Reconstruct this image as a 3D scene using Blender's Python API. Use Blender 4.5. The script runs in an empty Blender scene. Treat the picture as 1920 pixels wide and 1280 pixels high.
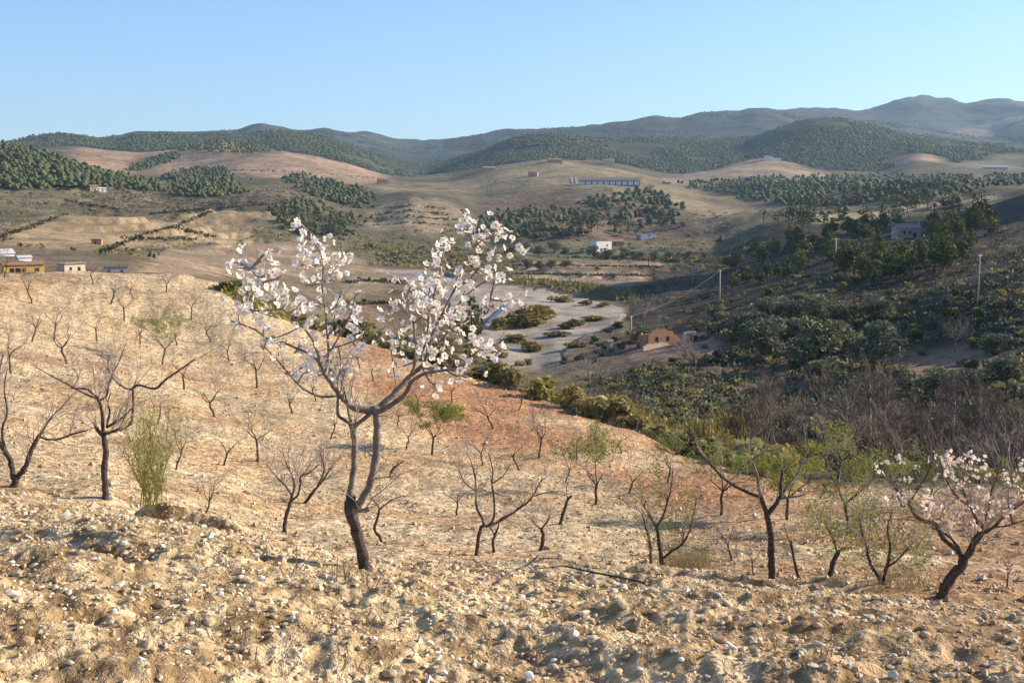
import bpy, math, random
import numpy as np
R = math.radians
sc = bpy.context.scene
COL = sc.collection

# ------------------------------------------------------------------ camera, sky, sun, exposure
F = 2262.0                      # focal length in photo pixels (1920 wide)
PITCH = math.atan(280.0 / F)    # horizon sits at row 360
EYE = np.array([0.0, 0.0, 1.6])
cd = bpy.data.cameras.new("camera"); cam = bpy.data.objects.new("camera", cd); COL.objects.link(cam)
cam.location = EYE; cam.rotation_euler = (R(90) - PITCH, 0, 0)
cd.sensor_width = 36.0; cd.lens = 36.0 * F / 1920.0
cd.clip_start = 0.1; cd.clip_end = 40000
sc.camera = cam
SUN_AZ, SUN_EL = 75.0, 23.5      # degrees clockwise from the view direction, above the horizon
w = bpy.data.worlds.new("World"); sc.world = w; w.use_nodes = True
nt = w.node_tree; bg = nt.nodes["Background"]
sky = nt.nodes.new("ShaderNodeTexSky"); sky.sky_type = 'NISHITA'; sky.sun_disc = False
sky.sun_elevation = R(SUN_EL); sky.sun_rotation = R(SUN_AZ)
sky.altitude = 0; sky.air_density = 0.85; sky.dust_density = 0.5; sky.ozone_density = 5.0
nt.links.new(sky.outputs[0], bg.inputs[0]); bg.inputs[1].default_value = 0.114
sd = bpy.data.lights.new("sun", 'SUN'); sun = bpy.data.objects.new("sun", sd); COL.objects.link(sun)
sd.energy = 5.0; sd.angle = R(0.53); sd.color = (1.0, 0.87, 0.70)
sun.rotation_euler = (R(90 - SUN_EL), 0, R(180 - SUN_AZ) + R(0))
from mathutils import Vector
_sdir = Vector((math.sin(R(SUN_AZ)) * math.cos(R(SUN_EL)), math.cos(R(SUN_AZ)) * math.cos(R(SUN_EL)), math.sin(R(SUN_EL))))
sun.rotation_euler = _sdir.to_track_quat('Z', 'Y').to_euler()
sun.location = (40, 0, 60)
sc.view_settings.view_transform = 'Standard'; sc.view_settings.look = 'None'
sc.view_settings.gamma = 1.0; sc.view_settings.exposure = 0.92
sc.view_settings.use_curve_mapping = False
sc.render.engine = 'CYCLES'
sc.cycles.use_adaptive_sampling = True
sc.cycles.max_bounces = 5; sc.cycles.diffuse_bounces = 3; sc.cycles.transparent_max_bounces = 8
sc.cycles.volume_bounces = 0

# ------------------------------------------------------------------ helpers
rng = np.random.default_rng(7)
CP, SP = math.cos(PITCH), math.sin(PITCH)

def ray(px, py):
    u = (np.asarray(px, float) - 960) / F; v = (640 - np.asarray(py, float)) / F
    return u, CP + v * SP, -SP + v * CP

def at(px, py, Y):
    """world point seen at a photo pixel, Y metres ahead"""
    x, y, z = ray(px, py)
    k = Y / y
    return np.array([x * k, Y, EYE[2] + z * k])

def proj(P):
    x = P[..., 0]; y = P[..., 1]; z = P[..., 2] - EYE[2]
    f = np.maximum(y * CP - z * SP, 1e-3); up = y * SP + z * CP
    return 960 + F * x / f, 640 - F * up / f

def _hash(ix, iy, seed):
    h = (ix.astype(np.int64) * 374761393 + iy.astype(np.int64) * 668265263 + seed * 1274126177) & 0x7fffffff
    h = ((h ^ (h >> 13)) * 1274126177) & 0x7fffffff
    return (h ^ (h >> 16)) & 0xffff

def perlin(x, y, seed=0):
    x0 = np.floor(x); y0 = np.floor(y); fx = x - x0; fy = y - y0
    ix = x0.astype(np.int64); iy = y0.astype(np.int64)
    u = fx * fx * fx * (fx * (fx * 6 - 15) + 10); v = fy * fy * fy * (fy * (fy * 6 - 15) + 10)
    def g(dx, dy):
        a = _hash(ix + dx, iy + dy, seed) * (2 * math.pi / 65536)
        return np.cos(a) * (fx - dx) + np.sin(a) * (fy - dy)
    a = g(0, 0); b = g(1, 0); c = g(0, 1); d = g(1, 1)
    return 1.5 * ((a + u * (b - a)) + v * ((c + u * (d - c)) - (a + u * (b - a))))

def fbm(x, y, wl, seed=0, octv=3, gain=0.5):
    s = 0; a = 1.0
    for o in range(octv):
        s = s + a * perlin(x / wl + 17.3 * o, y / wl - 9.1 * o, seed + o); wl = wl / 2.03; a *= gain
    return s

def sstep(a, b, x):
    t = np.clip((x - a) / (b - a), 0, 1); return t * t * (3 - 2 * t)

def in_poly(px, py, poly):
    poly = np.asarray(poly, float); n = len(poly)
    r = np.zeros(px.shape, bool); j = n - 1
    for i in range(n):
        xi, yi = poly[i]; xj, yj = poly[j]
        if yi != yj:
            r ^= ((yi > py) != (yj > py)) & (px < (xj - xi) * (py - yi) / (yj - yi) + xi)
        j = i
    return r

def mesh_np(name, V, quads=None, tris=None, mats=(), midx=None, smooth=False):
    me = bpy.data.meshes.new(name)
    V = np.asarray(V, np.float32); me.vertices.add(len(V)); me.vertices.foreach_set("co", V.ravel())
    ls = []; st = []; n = 0
    if quads is not None and len(quads):
        q = np.asarray(quads, np.int32); ls.append(q.ravel()); st.append(np.arange(len(q)) * 4); n = len(q) * 4
    if tris is not None and len(tris):
        t = np.asarray(tris, np.int32); ls.append(t.ravel()); st.append(n + np.arange(len(t)) * 3)
    ls = np.concatenate(ls).astype(np.int32); st = np.concatenate(st).astype(np.int32)
    me.loops.add(len(ls)); me.loops.foreach_set("vertex_index", ls)
    me.polygons.add(len(st)); me.polygons.foreach_set("loop_start", st)
    for m in mats: me.materials.append(m)
    if midx is not None: me.polygons.foreach_set("material_index", np.asarray(midx, np.int32))
    if smooth: me.polygons.foreach_set("use_smooth", np.ones(len(st), bool))
    else: me.polygons.foreach_set("use_smooth", np.zeros(len(st), bool))
    me.update(calc_edges=True); me.validate()
    return me

def link(name, me, parent=None, loc=None, rz=0, sc_=None):
    o = bpy.data.objects.new(name, me); COL.objects.link(o)
    if parent is not None: o.parent = parent
    if loc is not None: o.location = [float(c) for c in loc]
    if rz: o.rotation_euler = (0, 0, rz)
    if sc_ is not None: o.scale = sc_ if hasattr(sc_, '__len__') else (sc_,) * 3
    return o

def tag(o, label=None, cat=None, group=None, kind=None):
    if label: o['label'] = label
    if cat: o['category'] = cat
    if group: o['group'] = group
    if kind: o['kind'] = kind
    return o

def copy_tree(o, parent=None):
    c = o.copy(); COL.objects.link(c)
    if parent is not None: c.parent = parent
    for ch in list(o.children): copy_tree(ch, c)
    return c

class Geo:
    """collects quads, tris and tubes into one mesh"""
    def __init__(s): s.V = []; s.Q = []; s.T = []; s.qm = []; s.tm = []; s.n = 0
    def add(s, V, Q=None, T=None, m=0):
        V = np.asarray(V, float)
        if Q is not None and len(Q): s.Q.append(np.asarray(Q) + s.n); s.qm.append(np.full(len(Q), m))
        if T is not None and len(T): s.T.append(np.asarray(T) + s.n); s.tm.append(np.full(len(T), m))
        s.V.append(V); s.n += len(V)
    def box(s, c, h, rz=0, m=0, taper=1.0):
        c = np.asarray(c, float); hx, hy, hz = h
        v = np.array([[x * hx, y * hy, z * hz] for z in (-1, 1) for y in (-1, 1) for x in (-1, 1)], float)
        v[4:, :2] *= taper
        if rz:
            a = np.array([[math.cos(rz), -math.sin(rz), 0], [math.sin(rz), math.cos(rz), 0], [0, 0, 1]]); v = v @ a.T
        s.add(v + c, [[0, 2, 3, 1], [4, 5, 7, 6], [0, 1, 5, 4], [2, 6, 7, 3], [0, 4, 6, 2], [1, 3, 7, 5]], None, m)
    def tube(s, P, r, sides=5, m=0):
        P = np.asarray(P, float); n = len(P); r = np.broadcast_to(np.asarray(r, float), (n,))
        t = np.gradient(P, axis=0); t /= np.maximum(np.linalg.norm(t, axis=1, keepdims=True), 1e-9)
        ref = np.array([0.0, 0, 1]) if abs(t[:, 2]).mean() < 0.8 else np.array([1.0, 0.2, 0])
        a = np.cross(t, ref); a /= np.maximum(np.linalg.norm(a, axis=1, keepdims=True), 1e-9); b = np.cross(t, a)
        th = np.arange(sides) * 2 * math.pi / sides
        V = (P[:, None] + r[:, None, None] * (np.cos(th)[None, :, None] * a[:, None] + np.sin(th)[None, :, None] * b[:, None])).reshape(-1, 3)
        i = np.arange(n - 1)[:, None] * sides; k = np.arange(sides)[None]; k2 = (k + 1) % sides
        Q = np.stack([i + k, i + k2, i + sides + k2, i + sides + k], -1).reshape(-1, 4)
        V = np.vstack([V, P[:1], P[-1:]]); nb = n * sides
        kk = np.arange(sides)
        T = np.vstack([np.stack([np.full(sides, nb), (kk + 1) % sides, kk], -1),
                       np.stack([np.full(sides, nb + 1), (n - 1) * sides + kk, (n - 1) * sides + (kk + 1) % sides], -1)])
        s.add(V, Q, T, m)
    def leaves(s, C, size, rg, m=0, aspect=0.6, up=0.0):
        """small randomly turned leaf quads at the points C"""
        C = np.asarray(C, float); n = len(C)
        if n == 0: return
        size = np.broadcast_to(np.asarray(size, float), (n,)) * rg.uniform(0.6, 1.4, n)
        a = rg.normal(size=(n, 3)); a[:, 2] += up; a /= np.linalg.norm(a, axis=1, keepdims=True)
        b = np.cross(a, rg.normal(size=(n, 3))); b /= np.maximum(np.linalg.norm(b, axis=1, keepdims=True), 1e-9)
        a = a * size[:, None]; b = b * (size * aspect)[:, None]
        V = np.stack([C - a, C + b * 0.9, C + a, C - b * 0.9], 1).reshape(-1, 3)
        s.add(V, np.arange(4 * n).reshape(-1, 4), None, m)
    def mesh(s, name, mats, smooth=False):
        V = np.vstack(s.V); Q = np.vstack(s.Q) if s.Q else None; T = np.vstack(s.T) if s.T else None
        mi = np.concatenate((s.qm if s.Q else []) + (s.tm if s.T else []))
        return mesh_np(name, V, Q, T, mats, mi, smooth)

# ------------------------------------------------------------------ materials
def new_mat(name):
    m = bpy.data.materials.new(name); m.use_nodes = True
    return m, m.node_tree, m.node_tree.nodes["Principled BSDF"]

def mixrgb(t, blend, fac, a, b):
    n = t.nodes.new("ShaderNodeMix"); n.data_type = 'RGBA'; n.blend_type = blend
    for sock, v in ((n.inputs[0], fac), (n.inputs[6], a), (n.inputs[7], b)):
        if hasattr(v, 'is_linked') or hasattr(v, 'links'): t.links.new(v, sock)
        elif isinstance(v, (int, float)): sock.default_value = v
        else: sock.default_value = (*v[:3], 1)
    return n.outputs[2]

def ramp(t, fac, stops):
    n = t.nodes.new("ShaderNodeValToRGB"); e = n.color_ramp.elements
    while len(e) < len(stops): e.new(0.5)
    for el, (p, c) in zip(e, stops): el.position = p; el.color = (*c, 1)
    t.links.new(fac, n.inputs[0]); return n.outputs[0]

def noise(t, scale, detail=3, rough=0.6, coord='Object', vor=False):
    tc = t.nodes.new("ShaderNodeNewGeometry") if coord == 'World' else t.nodes.new("ShaderNodeTexCoord")
    n = t.nodes.new("ShaderNodeTexVoronoi" if vor else "ShaderNodeTexNoise")
    n.inputs["Scale"].default_value = scale
    if not vor: n.inputs["Detail"].default_value = detail; n.inputs["Roughness"].default_value = rough
    t.links.new(tc.outputs["Position" if coord == 'World' else coord], n.inputs["Vector"])
    return n

def mat_leaf(name, dark, light, trans=0.25):
    m, t, p = new_mat(name)
    g = t.nodes.new("ShaderNodeNewGeometry"); oi = t.nodes.new("ShaderNodeObjectInfo")
    c = ramp(t, g.outputs["Random Per Island"], [(0.0, dark), (1.0, light)])
    r2 = ramp(t, oi.outputs["Random"], [(0.0, (0.72, 0.78, 0.8)), (0.5, (1, 1, 1)), (1.0, (1.25, 1.12, 0.9))])
    c = mixrgb(t, 'MULTIPLY', 1.0, c, r2)
    t.links.new(c, p.inputs["Base Color"]); p.inputs["Roughness"].default_value = 0.75
    p.inputs["Specular IOR Level"].default_value = 0.2
    if trans:
        tr = t.nodes.new("ShaderNodeBsdfTranslucent"); t.links.new(c, tr.inputs[0])
        ms = t.nodes.new("ShaderNodeMixShader"); ms.inputs[0].default_value = trans
        t.links.new(p.outputs[0], ms.inputs[1]); t.links.new(tr.outputs[0], ms.inputs[2])
        t.links.new(ms.outputs[0], t.nodes["Material Output"].inputs[0])
    return m

def mat_plain(name, c1, c2, scale=8.0, rough=0.85, bump=0.0, detail=4):
    m, t, p = new_mat(name)
    n = noise(t, scale, detail)
    c = ramp(t, n.outputs[0], [(0.3, c1), (0.7, c2)])
    t.links.new(c, p.inputs["Base Color"]); p.inputs["Roughness"].default_value = rough
    p.inputs["Specular IOR Level"].default_value = 0.25
    if bump:
        b = t.nodes.new("ShaderNodeBump"); b.inputs["Strength"].default_value = bump
        b.inputs["Distance"].default_value = 0.05
        t.links.new(n.outputs[0], b.inputs["Height"]); t.links.new(b.outputs[0], p.inputs["Normal"])
    return m

def mat_island(name, stops, rough=0.9):
    m, t, p = new_mat(name)
    g = t.nodes.new("ShaderNodeNewGeometry"); oi = t.nodes.new("ShaderNodeObjectInfo")
    ad = t.nodes.new("ShaderNodeMath"); ad.operation = 'ADD'
    t.links.new(g.outputs["Random Per Island"], ad.inputs[0]); t.links.new(oi.outputs["Random"], ad.inputs[1])
    fr = t.nodes.new("ShaderNodeMath"); fr.operation = 'FRACT'; t.links.new(ad.outputs[0], fr.inputs[0])
    c = ramp(t, fr.outputs[0], stops)
    n = noise(t, 30.0, 3, coord='World')
    c = mixrgb(t, 'MULTIPLY', 0.5, c, ramp(t, n.outputs[0], [(0.3, (0.6, 0.55, 0.5)), (0.7, (1.1, 1.1, 1.1))]))
    t.links.new(c, p.inputs["Base Color"]); p.inputs["Roughness"].default_value = rough
    p.inputs["Specular IOR Level"].default_value = 0.2
    return m

def mat_ground(name, scales, lo=0.6, hi=1.35, bump=(0.4, 1.0, 0.3), speck=None):
    """ground: the terrain's own colour attribute broken up by noise of several sizes, with fine relief"""
    m, t, p = new_mat(name)
    a = t.nodes.new("ShaderNodeVertexColor"); a.layer_name = "Col"
    c = a.outputs[0]
    for s in scales:
        n = noise(t, s, 5, 0.62, 'World')
        c = mixrgb(t, 'MULTIPLY', 1.0, c, ramp(t, n.outputs[0], [(0.28, (lo, lo * 0.97, lo * 0.94)), (0.72, (hi, hi, hi))]))
    if speck:
        for sc_, dark, light, fac in speck:
            v = noise(t, sc_, coord='World', vor=True)
            bw = t.nodes.new("ShaderNodeRGBToBW"); t.links.new(v.outputs["Color"], bw.inputs[0])
            c = mixrgb(t, 'MULTIPLY', fac, c, ramp(t, bw.outputs[0], [(0.2, dark), (0.8, light)]))
    t.links.new(c, p.inputs["Base Color"]); p.inputs["Roughness"].default_value = 0.95
    p.inputs["Specular IOR Level"].default_value = 0.1
    b = t.nodes.new("ShaderNodeBump"); b.inputs["Strength"].default_value = bump[0]; b.inputs["Distance"].default_value = bump[1]
    n = noise(t, bump[2], 6, 0.65, 'World'); t.links.new(n.outputs[0], b.inputs["Height"])
    t.links.new(b.outputs[0], p.inputs["Normal"])
    return m

M = {}
M['field'] = mat_ground("stony_soil", (0.35, 2.5, 14.0), 0.72, 1.22, (0.9, 0.10, 7.0),
                        [(6.0, (0.62, 0.54, 0.45), (1.28, 1.28, 1.26), 0.9), (17.0, (0.62, 0.55, 0.46), (1.28, 1.28, 1.25), 0.8)])
M['river'] = mat_ground("river_gravel", (0.03, 0.25, 1.5), 0.72, 1.2, (0.5, 0.5, 0.6))
M['valley'] = mat_ground("valley_soil", (0.012, 0.07, 0.4), 0.6, 1.32, (0.7, 1.6, 0.25))
M['hill'] = mat_ground("hill_soil", (0.005, 0.03, 0.13), 0.62, 1.3, (0.7, 4.0, 0.08))
M['mount'] = mat_ground("mountain_soil", (0.0015, 0.006, 0.03), 0.6, 1.35, (0.8, 25.0, 0.012))
M['bark'] = mat_plain("almond_bark", (0.035, 0.028, 0.024), (0.12, 0.095, 0.08), 22.0, 0.9, 0.8)
M['limb'] = mat_plain("grey_limb_bark", (0.10, 0.082, 0.072), (0.26, 0.22, 0.19), 16.0, 0.9, 0.5)
M['twig'] = mat_plain("almond_twigs", (0.23, 0.185, 0.155), (0.38, 0.32, 0.28), 6.0, 0.9)
M['twig_grey'] = mat_plain("grey_bare_twigs", (0.20, 0.165, 0.135), (0.34, 0.28, 0.235), 1.0, 0.9)
M['twig_brown'] = mat_plain("brown_bare_twigs", (0.14, 0.108, 0.082), (0.26, 0.20, 0.15), 1.0, 0.9)
M['pole_bark'] = mat_plain("pale_poplar_bark", (0.28, 0.24, 0.2), (0.42, 0.36, 0.3), 3.0, 0.9)
M['leaf_almond'] = mat_leaf("young_almond_leaves", (0.15, 0.18, 0.04), (0.29, 0.32, 0.085), 0.4)
M['leaf_broom'] = mat_leaf('broom_sprays', (0.30, 0.31, 0.10), (0.48, 0.47, 0.2), 0.5)
M['leaf_strawy'] = mat_leaf('straw_coloured_brush', (0.28, 0.23, 0.10), (0.46, 0.39, 0.19), 0.3)
M['leaf_lime'] = mat_leaf("lime_green_leaves", (0.15, 0.18, 0.025), (0.29, 0.32, 0.06), 0.35)
M['leaf_pine'] = mat_leaf("pine_needles", (0.05, 0.07, 0.018), (0.17, 0.19, 0.05), 0.15)
M['leaf_pine_far'] = mat_leaf("far_pine_needles", (0.042, 0.058, 0.024), (0.092, 0.108, 0.042), 0.0)
M['leaf_olive'] = mat_leaf("olive_leaves", (0.10, 0.115, 0.06), (0.26, 0.275, 0.165), 0.2)
M['leaf_scrub'] = mat_leaf("scrub_leaves", (0.17, 0.16, 0.045), (0.38, 0.34, 0.12), 0.35)
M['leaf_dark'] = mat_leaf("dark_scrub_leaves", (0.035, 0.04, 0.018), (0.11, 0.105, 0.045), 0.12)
M['leaf_rust'] = mat_leaf("rusty_tamarisk_sprays", (0.19, 0.14, 0.04), (0.38, 0.29, 0.09), 0.2)
M['reed'] = mat_leaf("dry_reed_canes", (0.20, 0.16, 0.05), (0.36, 0.30, 0.11), 0.2)
M['straw'] = mat_leaf("dry_straw", (0.35, 0.26, 0.12), (0.58, 0.47, 0.26), 0.2)
M['stone'] = mat_island("pale_limestone", [(0.0, (0.50, 0.36, 0.21)), (0.5, (0.62, 0.48, 0.31)), (0.8, (0.76, 0.66, 0.49)), (1.0, (0.90, 0.85, 0.73))])
M['slope_stone'] = mat_island('ochre_slope_stones', [(0.0, (0.40, 0.28, 0.15)), (0.6, (0.60, 0.46, 0.28)), (1.0, (0.76, 0.66, 0.50))])
M['clod'] = mat_island("soil_crumbs", [(0.0, (0.46, 0.31, 0.16)), (0.5, (0.58, 0.43, 0.25)), (1.0, (0.68, 0.54, 0.35))])
M['petal'] = mat_leaf("almond_petals", (0.85, 0.82, 0.80), (0.92, 0.91, 0.89), 0.3)
M['petal_pink'] = mat_leaf("pinkish_petals", (0.76, 0.67, 0.66), (0.88, 0.84, 0.83), 0.3)
M['heart'] = mat_plain("flower_hearts", (0.28, 0.06, 0.07), (0.42, 0.14, 0.10), 40.0)
M['white'] = mat_plain("whitewash", (0.72, 0.70, 0.67), (0.82, 0.80, 0.77), 0.8)
M['cream'] = mat_plain("cream_render", (0.55, 0.44, 0.30), (0.66, 0.54, 0.38), 0.6)
M['yellow'] = mat_plain("yellow_render", (0.72, 0.44, 0.06), (0.82, 0.53, 0.10), 0.7)
M['orange'] = mat_plain("orange_brick_render", (0.42, 0.20, 0.10), (0.58, 0.30, 0.17), 0.8)
M['pinkwall'] = mat_plain("pinkish_stone_wall", (0.36, 0.25, 0.20), (0.46, 0.34, 0.28), 0.8)
M['greywall'] = mat_plain("grey_render", (0.38, 0.36, 0.36), (0.5, 0.47, 0.46), 0.8)
M['tile'] = mat_plain("clay_roof_tiles", (0.26, 0.12, 0.07), (0.40, 0.21, 0.13), 2.0)
M['tile_old'] = mat_plain("weathered_roof", (0.22, 0.17, 0.15), (0.34, 0.27, 0.24), 1.5)
M['sheet'] = mat_plain("pale_sheet_roof", (0.45, 0.43, 0.41), (0.6, 0.57, 0.54), 0.5)
M['dark'] = mat_plain("dark_opening", (0.015, 0.015, 0.018), (0.03, 0.03, 0.035), 2.0, 0.4)
M['concrete'] = mat_plain("pale_concrete", (0.42, 0.38, 0.34), (0.55, 0.50, 0.45), 2.0)
M['redpaint'] = mat_plain("red_paint", (0.42, 0.05, 0.03), (0.52, 0.08, 0.05), 2.0, 0.5)
M['wire'] = mat_plain("cable_metal", (0.25, 0.24, 0.23), (0.32, 0.31, 0.30), 1.0, 0.5)
M['water'] = mat_plain("shallow_water", (0.07, 0.08, 0.09), (0.12, 0.13, 0.14), 0.3, 0.45)

# ------------------------------------------------------------------ terrain: profile of the land, near to far
# each line: (column, row where that line of the land lies in the photograph, metres away)
def L(*p): return p
LAYERS = [
 L((-500,1280,3.6),(0,1280,3.8),(960,1280,4.1),(1920,1280,4.3),(2500,1280,4.4)),
 L((-500,850,12.6),(0,938,12),(200,962,11.6),(400,1003,11),(680,1066,10.1),(900,1070,10.3),(1200,1098,10),(1450,1135,9.7),(1700,1175,9.5),(1920,1208,9.3),(2500,1290,9)),
 L((-500,862,15),(0,946,14.4),(200,972,14),(400,1012,13.2),(680,1076,12.4),(900,1082,12.4),(1200,1110,12.2),(1450,1145,11.7),(1700,1186,11.4),(1920,1218,11.2),(2500,1300,11)),
 L((-500,850,22),(0,905,22),(195,935,20),(540,1000,26),(900,1040,25),(1240,1070,24),(1445,1092,20),(1770,1116,19),(1920,1110,21),(2500,1150,21)),
 L((-500,730,60),(0,760,56),(195,790,55),(490,860,51),(800,900,50),(1120,940,48),(1400,960,45),(1600,975,42),(1920,1010,38),(2500,1050,36)),
 L((-500,580,88),(0,610,86),(270,640,92),(400,690,86),(700,740,80),(925,800,72),(1120,835,68),(1300,880,64),(1500,930,56),(1700,960,52),(1920,985,48),(2500,1020,44)),
 L((-500,500,112),(0,512,112),(200,511,112),(330,514,112),(420,530,110),(470,565,108),(560,612,105),(700,650,100),(870,706,92),(1000,745,86),(1100,780,80),(1200,812,76),(1290,860,72),(1400,890,66),(1550,905,62),(1700,912,58),(1920,915,56),(2500,940,54)),
 L((-500,516,130),(0,530,130),(330,534,130),(420,550,126),(470,590,122),(560,638,118),(700,680,113),(870,735,105),(1000,775,99),(1100,810,93),(1200,842,89),(1290,885,85),(1400,910,78),(1550,918,74),(1700,925,70),(1920,930,68),(2500,950,66)),
 L((-500,540,200),(0,545,200),(400,560,195),(560,630,190),(700,680,185),(900,735,185),(1100,765,170),(1300,805,145),(1500,850,122),(1700,860,118),(1920,870,112),(2500,860,105)),
 L((-500,505,300),(0,505,300),(250,508,300),(400,535,300),(600,610,310),(700,640,310),(850,668,300),(1000,672,300),(1060,670,290),(1150,690,260),(1250,672,255),(1400,702,230),(1500,706,220),(1700,690,205),(1920,676,190),(2500,640,170)),
 L((-500,470,380),(0,480,380),(250,480,400),(450,520,420),(600,560,420),(720,580,420),(900,590,400),(1000,592,395),(1100,592,395),(1170,600,370),(1250,620,330),(1400,580,320),(1550,545,320),(1700,562,290),(1830,570,240),(1920,545,235),(2500,480,230)),
 L((-500,440,500),(0,455,500),(200,462,500),(450,495,520),(600,530,520),(720,545,500),(870,537,500),(1000,542,500),(1165,566,440),(1300,558,420),(1400,540,420),(1565,498,395),(1700,500,360),(1830,490,335),(1920,472,325),(2500,420,320)),
 L((-500,415,620),(0,430,620),(200,440,620),(450,470,640),(600,495,640),(720,512,620),(870,508,620),(1000,502,620),(1118,502,620),(1250,515,600),(1350,518,560),(1450,498,520),(1600,460,480),(1750,456,450),(1920,444,430),(2500,400,420)),
 L((-500,395,780),(0,407,780),(250,417,780),(450,440,780),(600,452,780),(720,478,760),(870,480,760),(1000,470,760),(1118,469,750),(1250,470,740),(1350,478,700),(1430,456,650),(1500,442,620),(1700,430,560),(1800,435,540),(1920,418,520),(2500,380,520)),
 L((-500,350,1000),(0,360,1000),(150,368,1000),(250,374,1000),(400,385,1000),(500,382,1000),(600,404,980),(700,418,960),(760,402,960),(850,418,950),(920,440,950),(1050,425,950),(1200,430,950),(1330,415,950),(1420,408,900),(1500,405,800),(1650,405,760),(1780,400,720),(1920,380,680),(2500,350,700)),
 L((-500,262,1300),(0,272,1300),(60,285,1300),(150,312,1280),(220,332,1250),(300,350,1200),(450,352,1200),(520,349,1250),(640,378,1200),(700,382,1150),(770,371,1100),(850,386,1100),(900,402,1100),(1000,385,1150),(1130,362,1200),(1250,372,1200),(1330,392,1150),(1400,394,1150),(1500,395,1000),(1650,390,950),(1780,374,900),(1920,362,850),(2500,330,900)),
 L((-500,300,1500),(0,305,1500),(150,322,1500),(300,342,1500),(420,343,1450),(520,337,1500),(640,352,1450),(720,350,1400),(850,354,1350),(900,360,1350),(1000,347,1350),(1130,347,1350),(1230,352,1350),(1330,375,1350),(1400,372,1350),(1500,370,1250),(1650,356,1150),(1750,346,1100),(1850,350,1050),(1920,350,1000),(2500,320,1100)),
 L((-500,290,1800),(0,294,1800),(150,302,1800),(250,322,1800),(330,318,1800),(450,312,1700),(530,304,1800),(640,326,1700),(720,339,1650),(850,337,1700),(930,324,1600),(1050,314,1650),(1140,320,1650),(1230,340,1650),(1330,340,1650),(1440,332,1650),(1550,340,1600),(1650,348,1500),(1750,350,1400),(1920,346,1300),(2500,310,1400)),
 L((-500,278,2200),(0,284,2200),(150,283,2200),(250,290,2200),(350,280,2200),(400,268,2200),(450,280,2150),(520,281,2100),(600,300,2100),(720,331,2100),(780,333,2100),(930,318,2000),(1040,301,2000),(1140,309,2000),(1240,332,2000),(1330,322,2000),(1430,302,2000),(1500,310,2000),(1560,326,2000),(1650,335,1950),(1720,314,2000),(1850,325,1900),(1920,325,1900),(2500,300,1900)),
 L((-500,284,2600),(0,285,2600),(150,288,2600),(300,290,2600),(420,286,2600),(520,290,2500),(640,307,2500),(720,328,2500),(800,337,2500),(900,324,2400),(1000,308,2400),(1100,304,2400),(1200,312,2400),(1330,320,2400),(1430,310,2400),(1550,324,2400),(1650,320,2400),(1720,292,2400),(1800,301,2400),(1920,312,2350),(2500,290,2400)),
 L((-500,262,3300),(0,270,3300),(60,256,3300),(100,250,3300),(150,254,3300),(220,262,3300),(250,252,3200),(300,246,3200),(360,250,3200),(420,247,3200),(480,250,3200),(530,243,3100),(600,252,3100),(640,268,3000),(700,292,3000),(760,315,3000),(800,325,3000),(850,305,2900),(900,285,2900),(960,262,2900),(1000,254,2900),(1060,256,2900),(1120,262,2900),(1200,262,3000),(1300,270,3000),(1400,268,3000),(1450,245,3000),(1520,222,3000),(1580,222,3000),(1640,240,3000),(1700,258,3000),(1780,268,3000),(1850,275,3000),(1920,282,3000),(2500,270,3000)),
 L((-500,275,3900),(0,278,3900),(150,265,3900),(300,262,3900),(450,262,3900),(600,265,3900),(700,288,3900),(800,303,3900),(900,290,3900),(1000,276,3900),(1100,267,3900),(1200,266,3900),(1300,262,3900),(1450,255,3900),(1520,252,3900),(1640,252,3900),(1750,262,3900),(1920,278,3900),(2500,270,3900)),
 L((-500,270,4800),(0,270,4800),(230,258,4800),(260,248,4800),(290,252,4800),(400,243,4800),(450,245,4800),(470,236,4800),(490,232,4800),(520,241,4800),(560,248,4800),(610,243,4800),(650,247,4800),(690,245,4800),(720,257,4800),(760,266,4800),(830,267,4800),(900,252,4800),(960,243,4800),(1050,240,4800),(1120,234,4800),(1180,228,4800),(1230,217,4800),(1270,224,4800),(1310,216,4800),(1350,211,4800),(1390,207,4800),(1425,201,4800),(1470,214,4800),(1500,219,4800),(1600,228,4800),(1700,240,4800),(1800,256,4800),(1860,262,4700),(1920,246,4600),(2500,230,4600)),
 L((-500,290,8000),(0,290,8000),(400,290,8000),(800,280,8000),(1000,268,8000),(1200,256,8000),(1400,240,8000),(1480,224,8000),(1560,215,8000),(1640,217,8000),(1680,200,8000),(1720,190,8000),(1780,192,8000),(1820,198,8000),(1850,191,8000),(1890,195,8000),(1920,203,8000),(2000,215,8000),(2500,225,8000)),
]
AZ = np.radians(np.concatenate([np.arange(-180, -32, 4.0), np.arange(-32, -25.5, 0.35), np.arange(-25.5, 25.5, 0.076),
                                np.arange(25.5, 34, 0.3), np.arange(34, 180.01, 3.0)]))
RR = np.concatenate([np.geomspace(0.4, 3.3, 14)[:-1], np.geomspace(3.3, 13.5, 215)[:-1], np.geomspace(13.5, 30, 80)[:-1],
                     np.geomspace(30, 135, 125)[:-1], np.geomspace(135, 620, 140)[:-1], np.geomspace(620, 3400, 170)[:-1],
                     np.geomspace(3400, 8200, 75)[:-1], np.geomspace(8200, 9600, 6)])
NA, NR = len(AZ), len(RR)

def layer_arrays(pts):
    p = np.array(pts, float); x, y, z = ray(p[:, 0], p[:, 1])
    az = np.arctan2(x, y); h = np.hypot(x, y); zz = EYE[2] + p[:, 2] * z / h
    d = np.interp(AZ, az, p[:, 2]); z = np.interp(AZ, az, zz)
    k = np.exp(-0.5 * (np.arange(-8, 9) / 3.5) ** 2); k /= k.sum()
    sm = lambda a: np.convolve(np.pad(a, 8, 'edge'), k, 'valid')
    return sm(d), sm(z)

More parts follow.
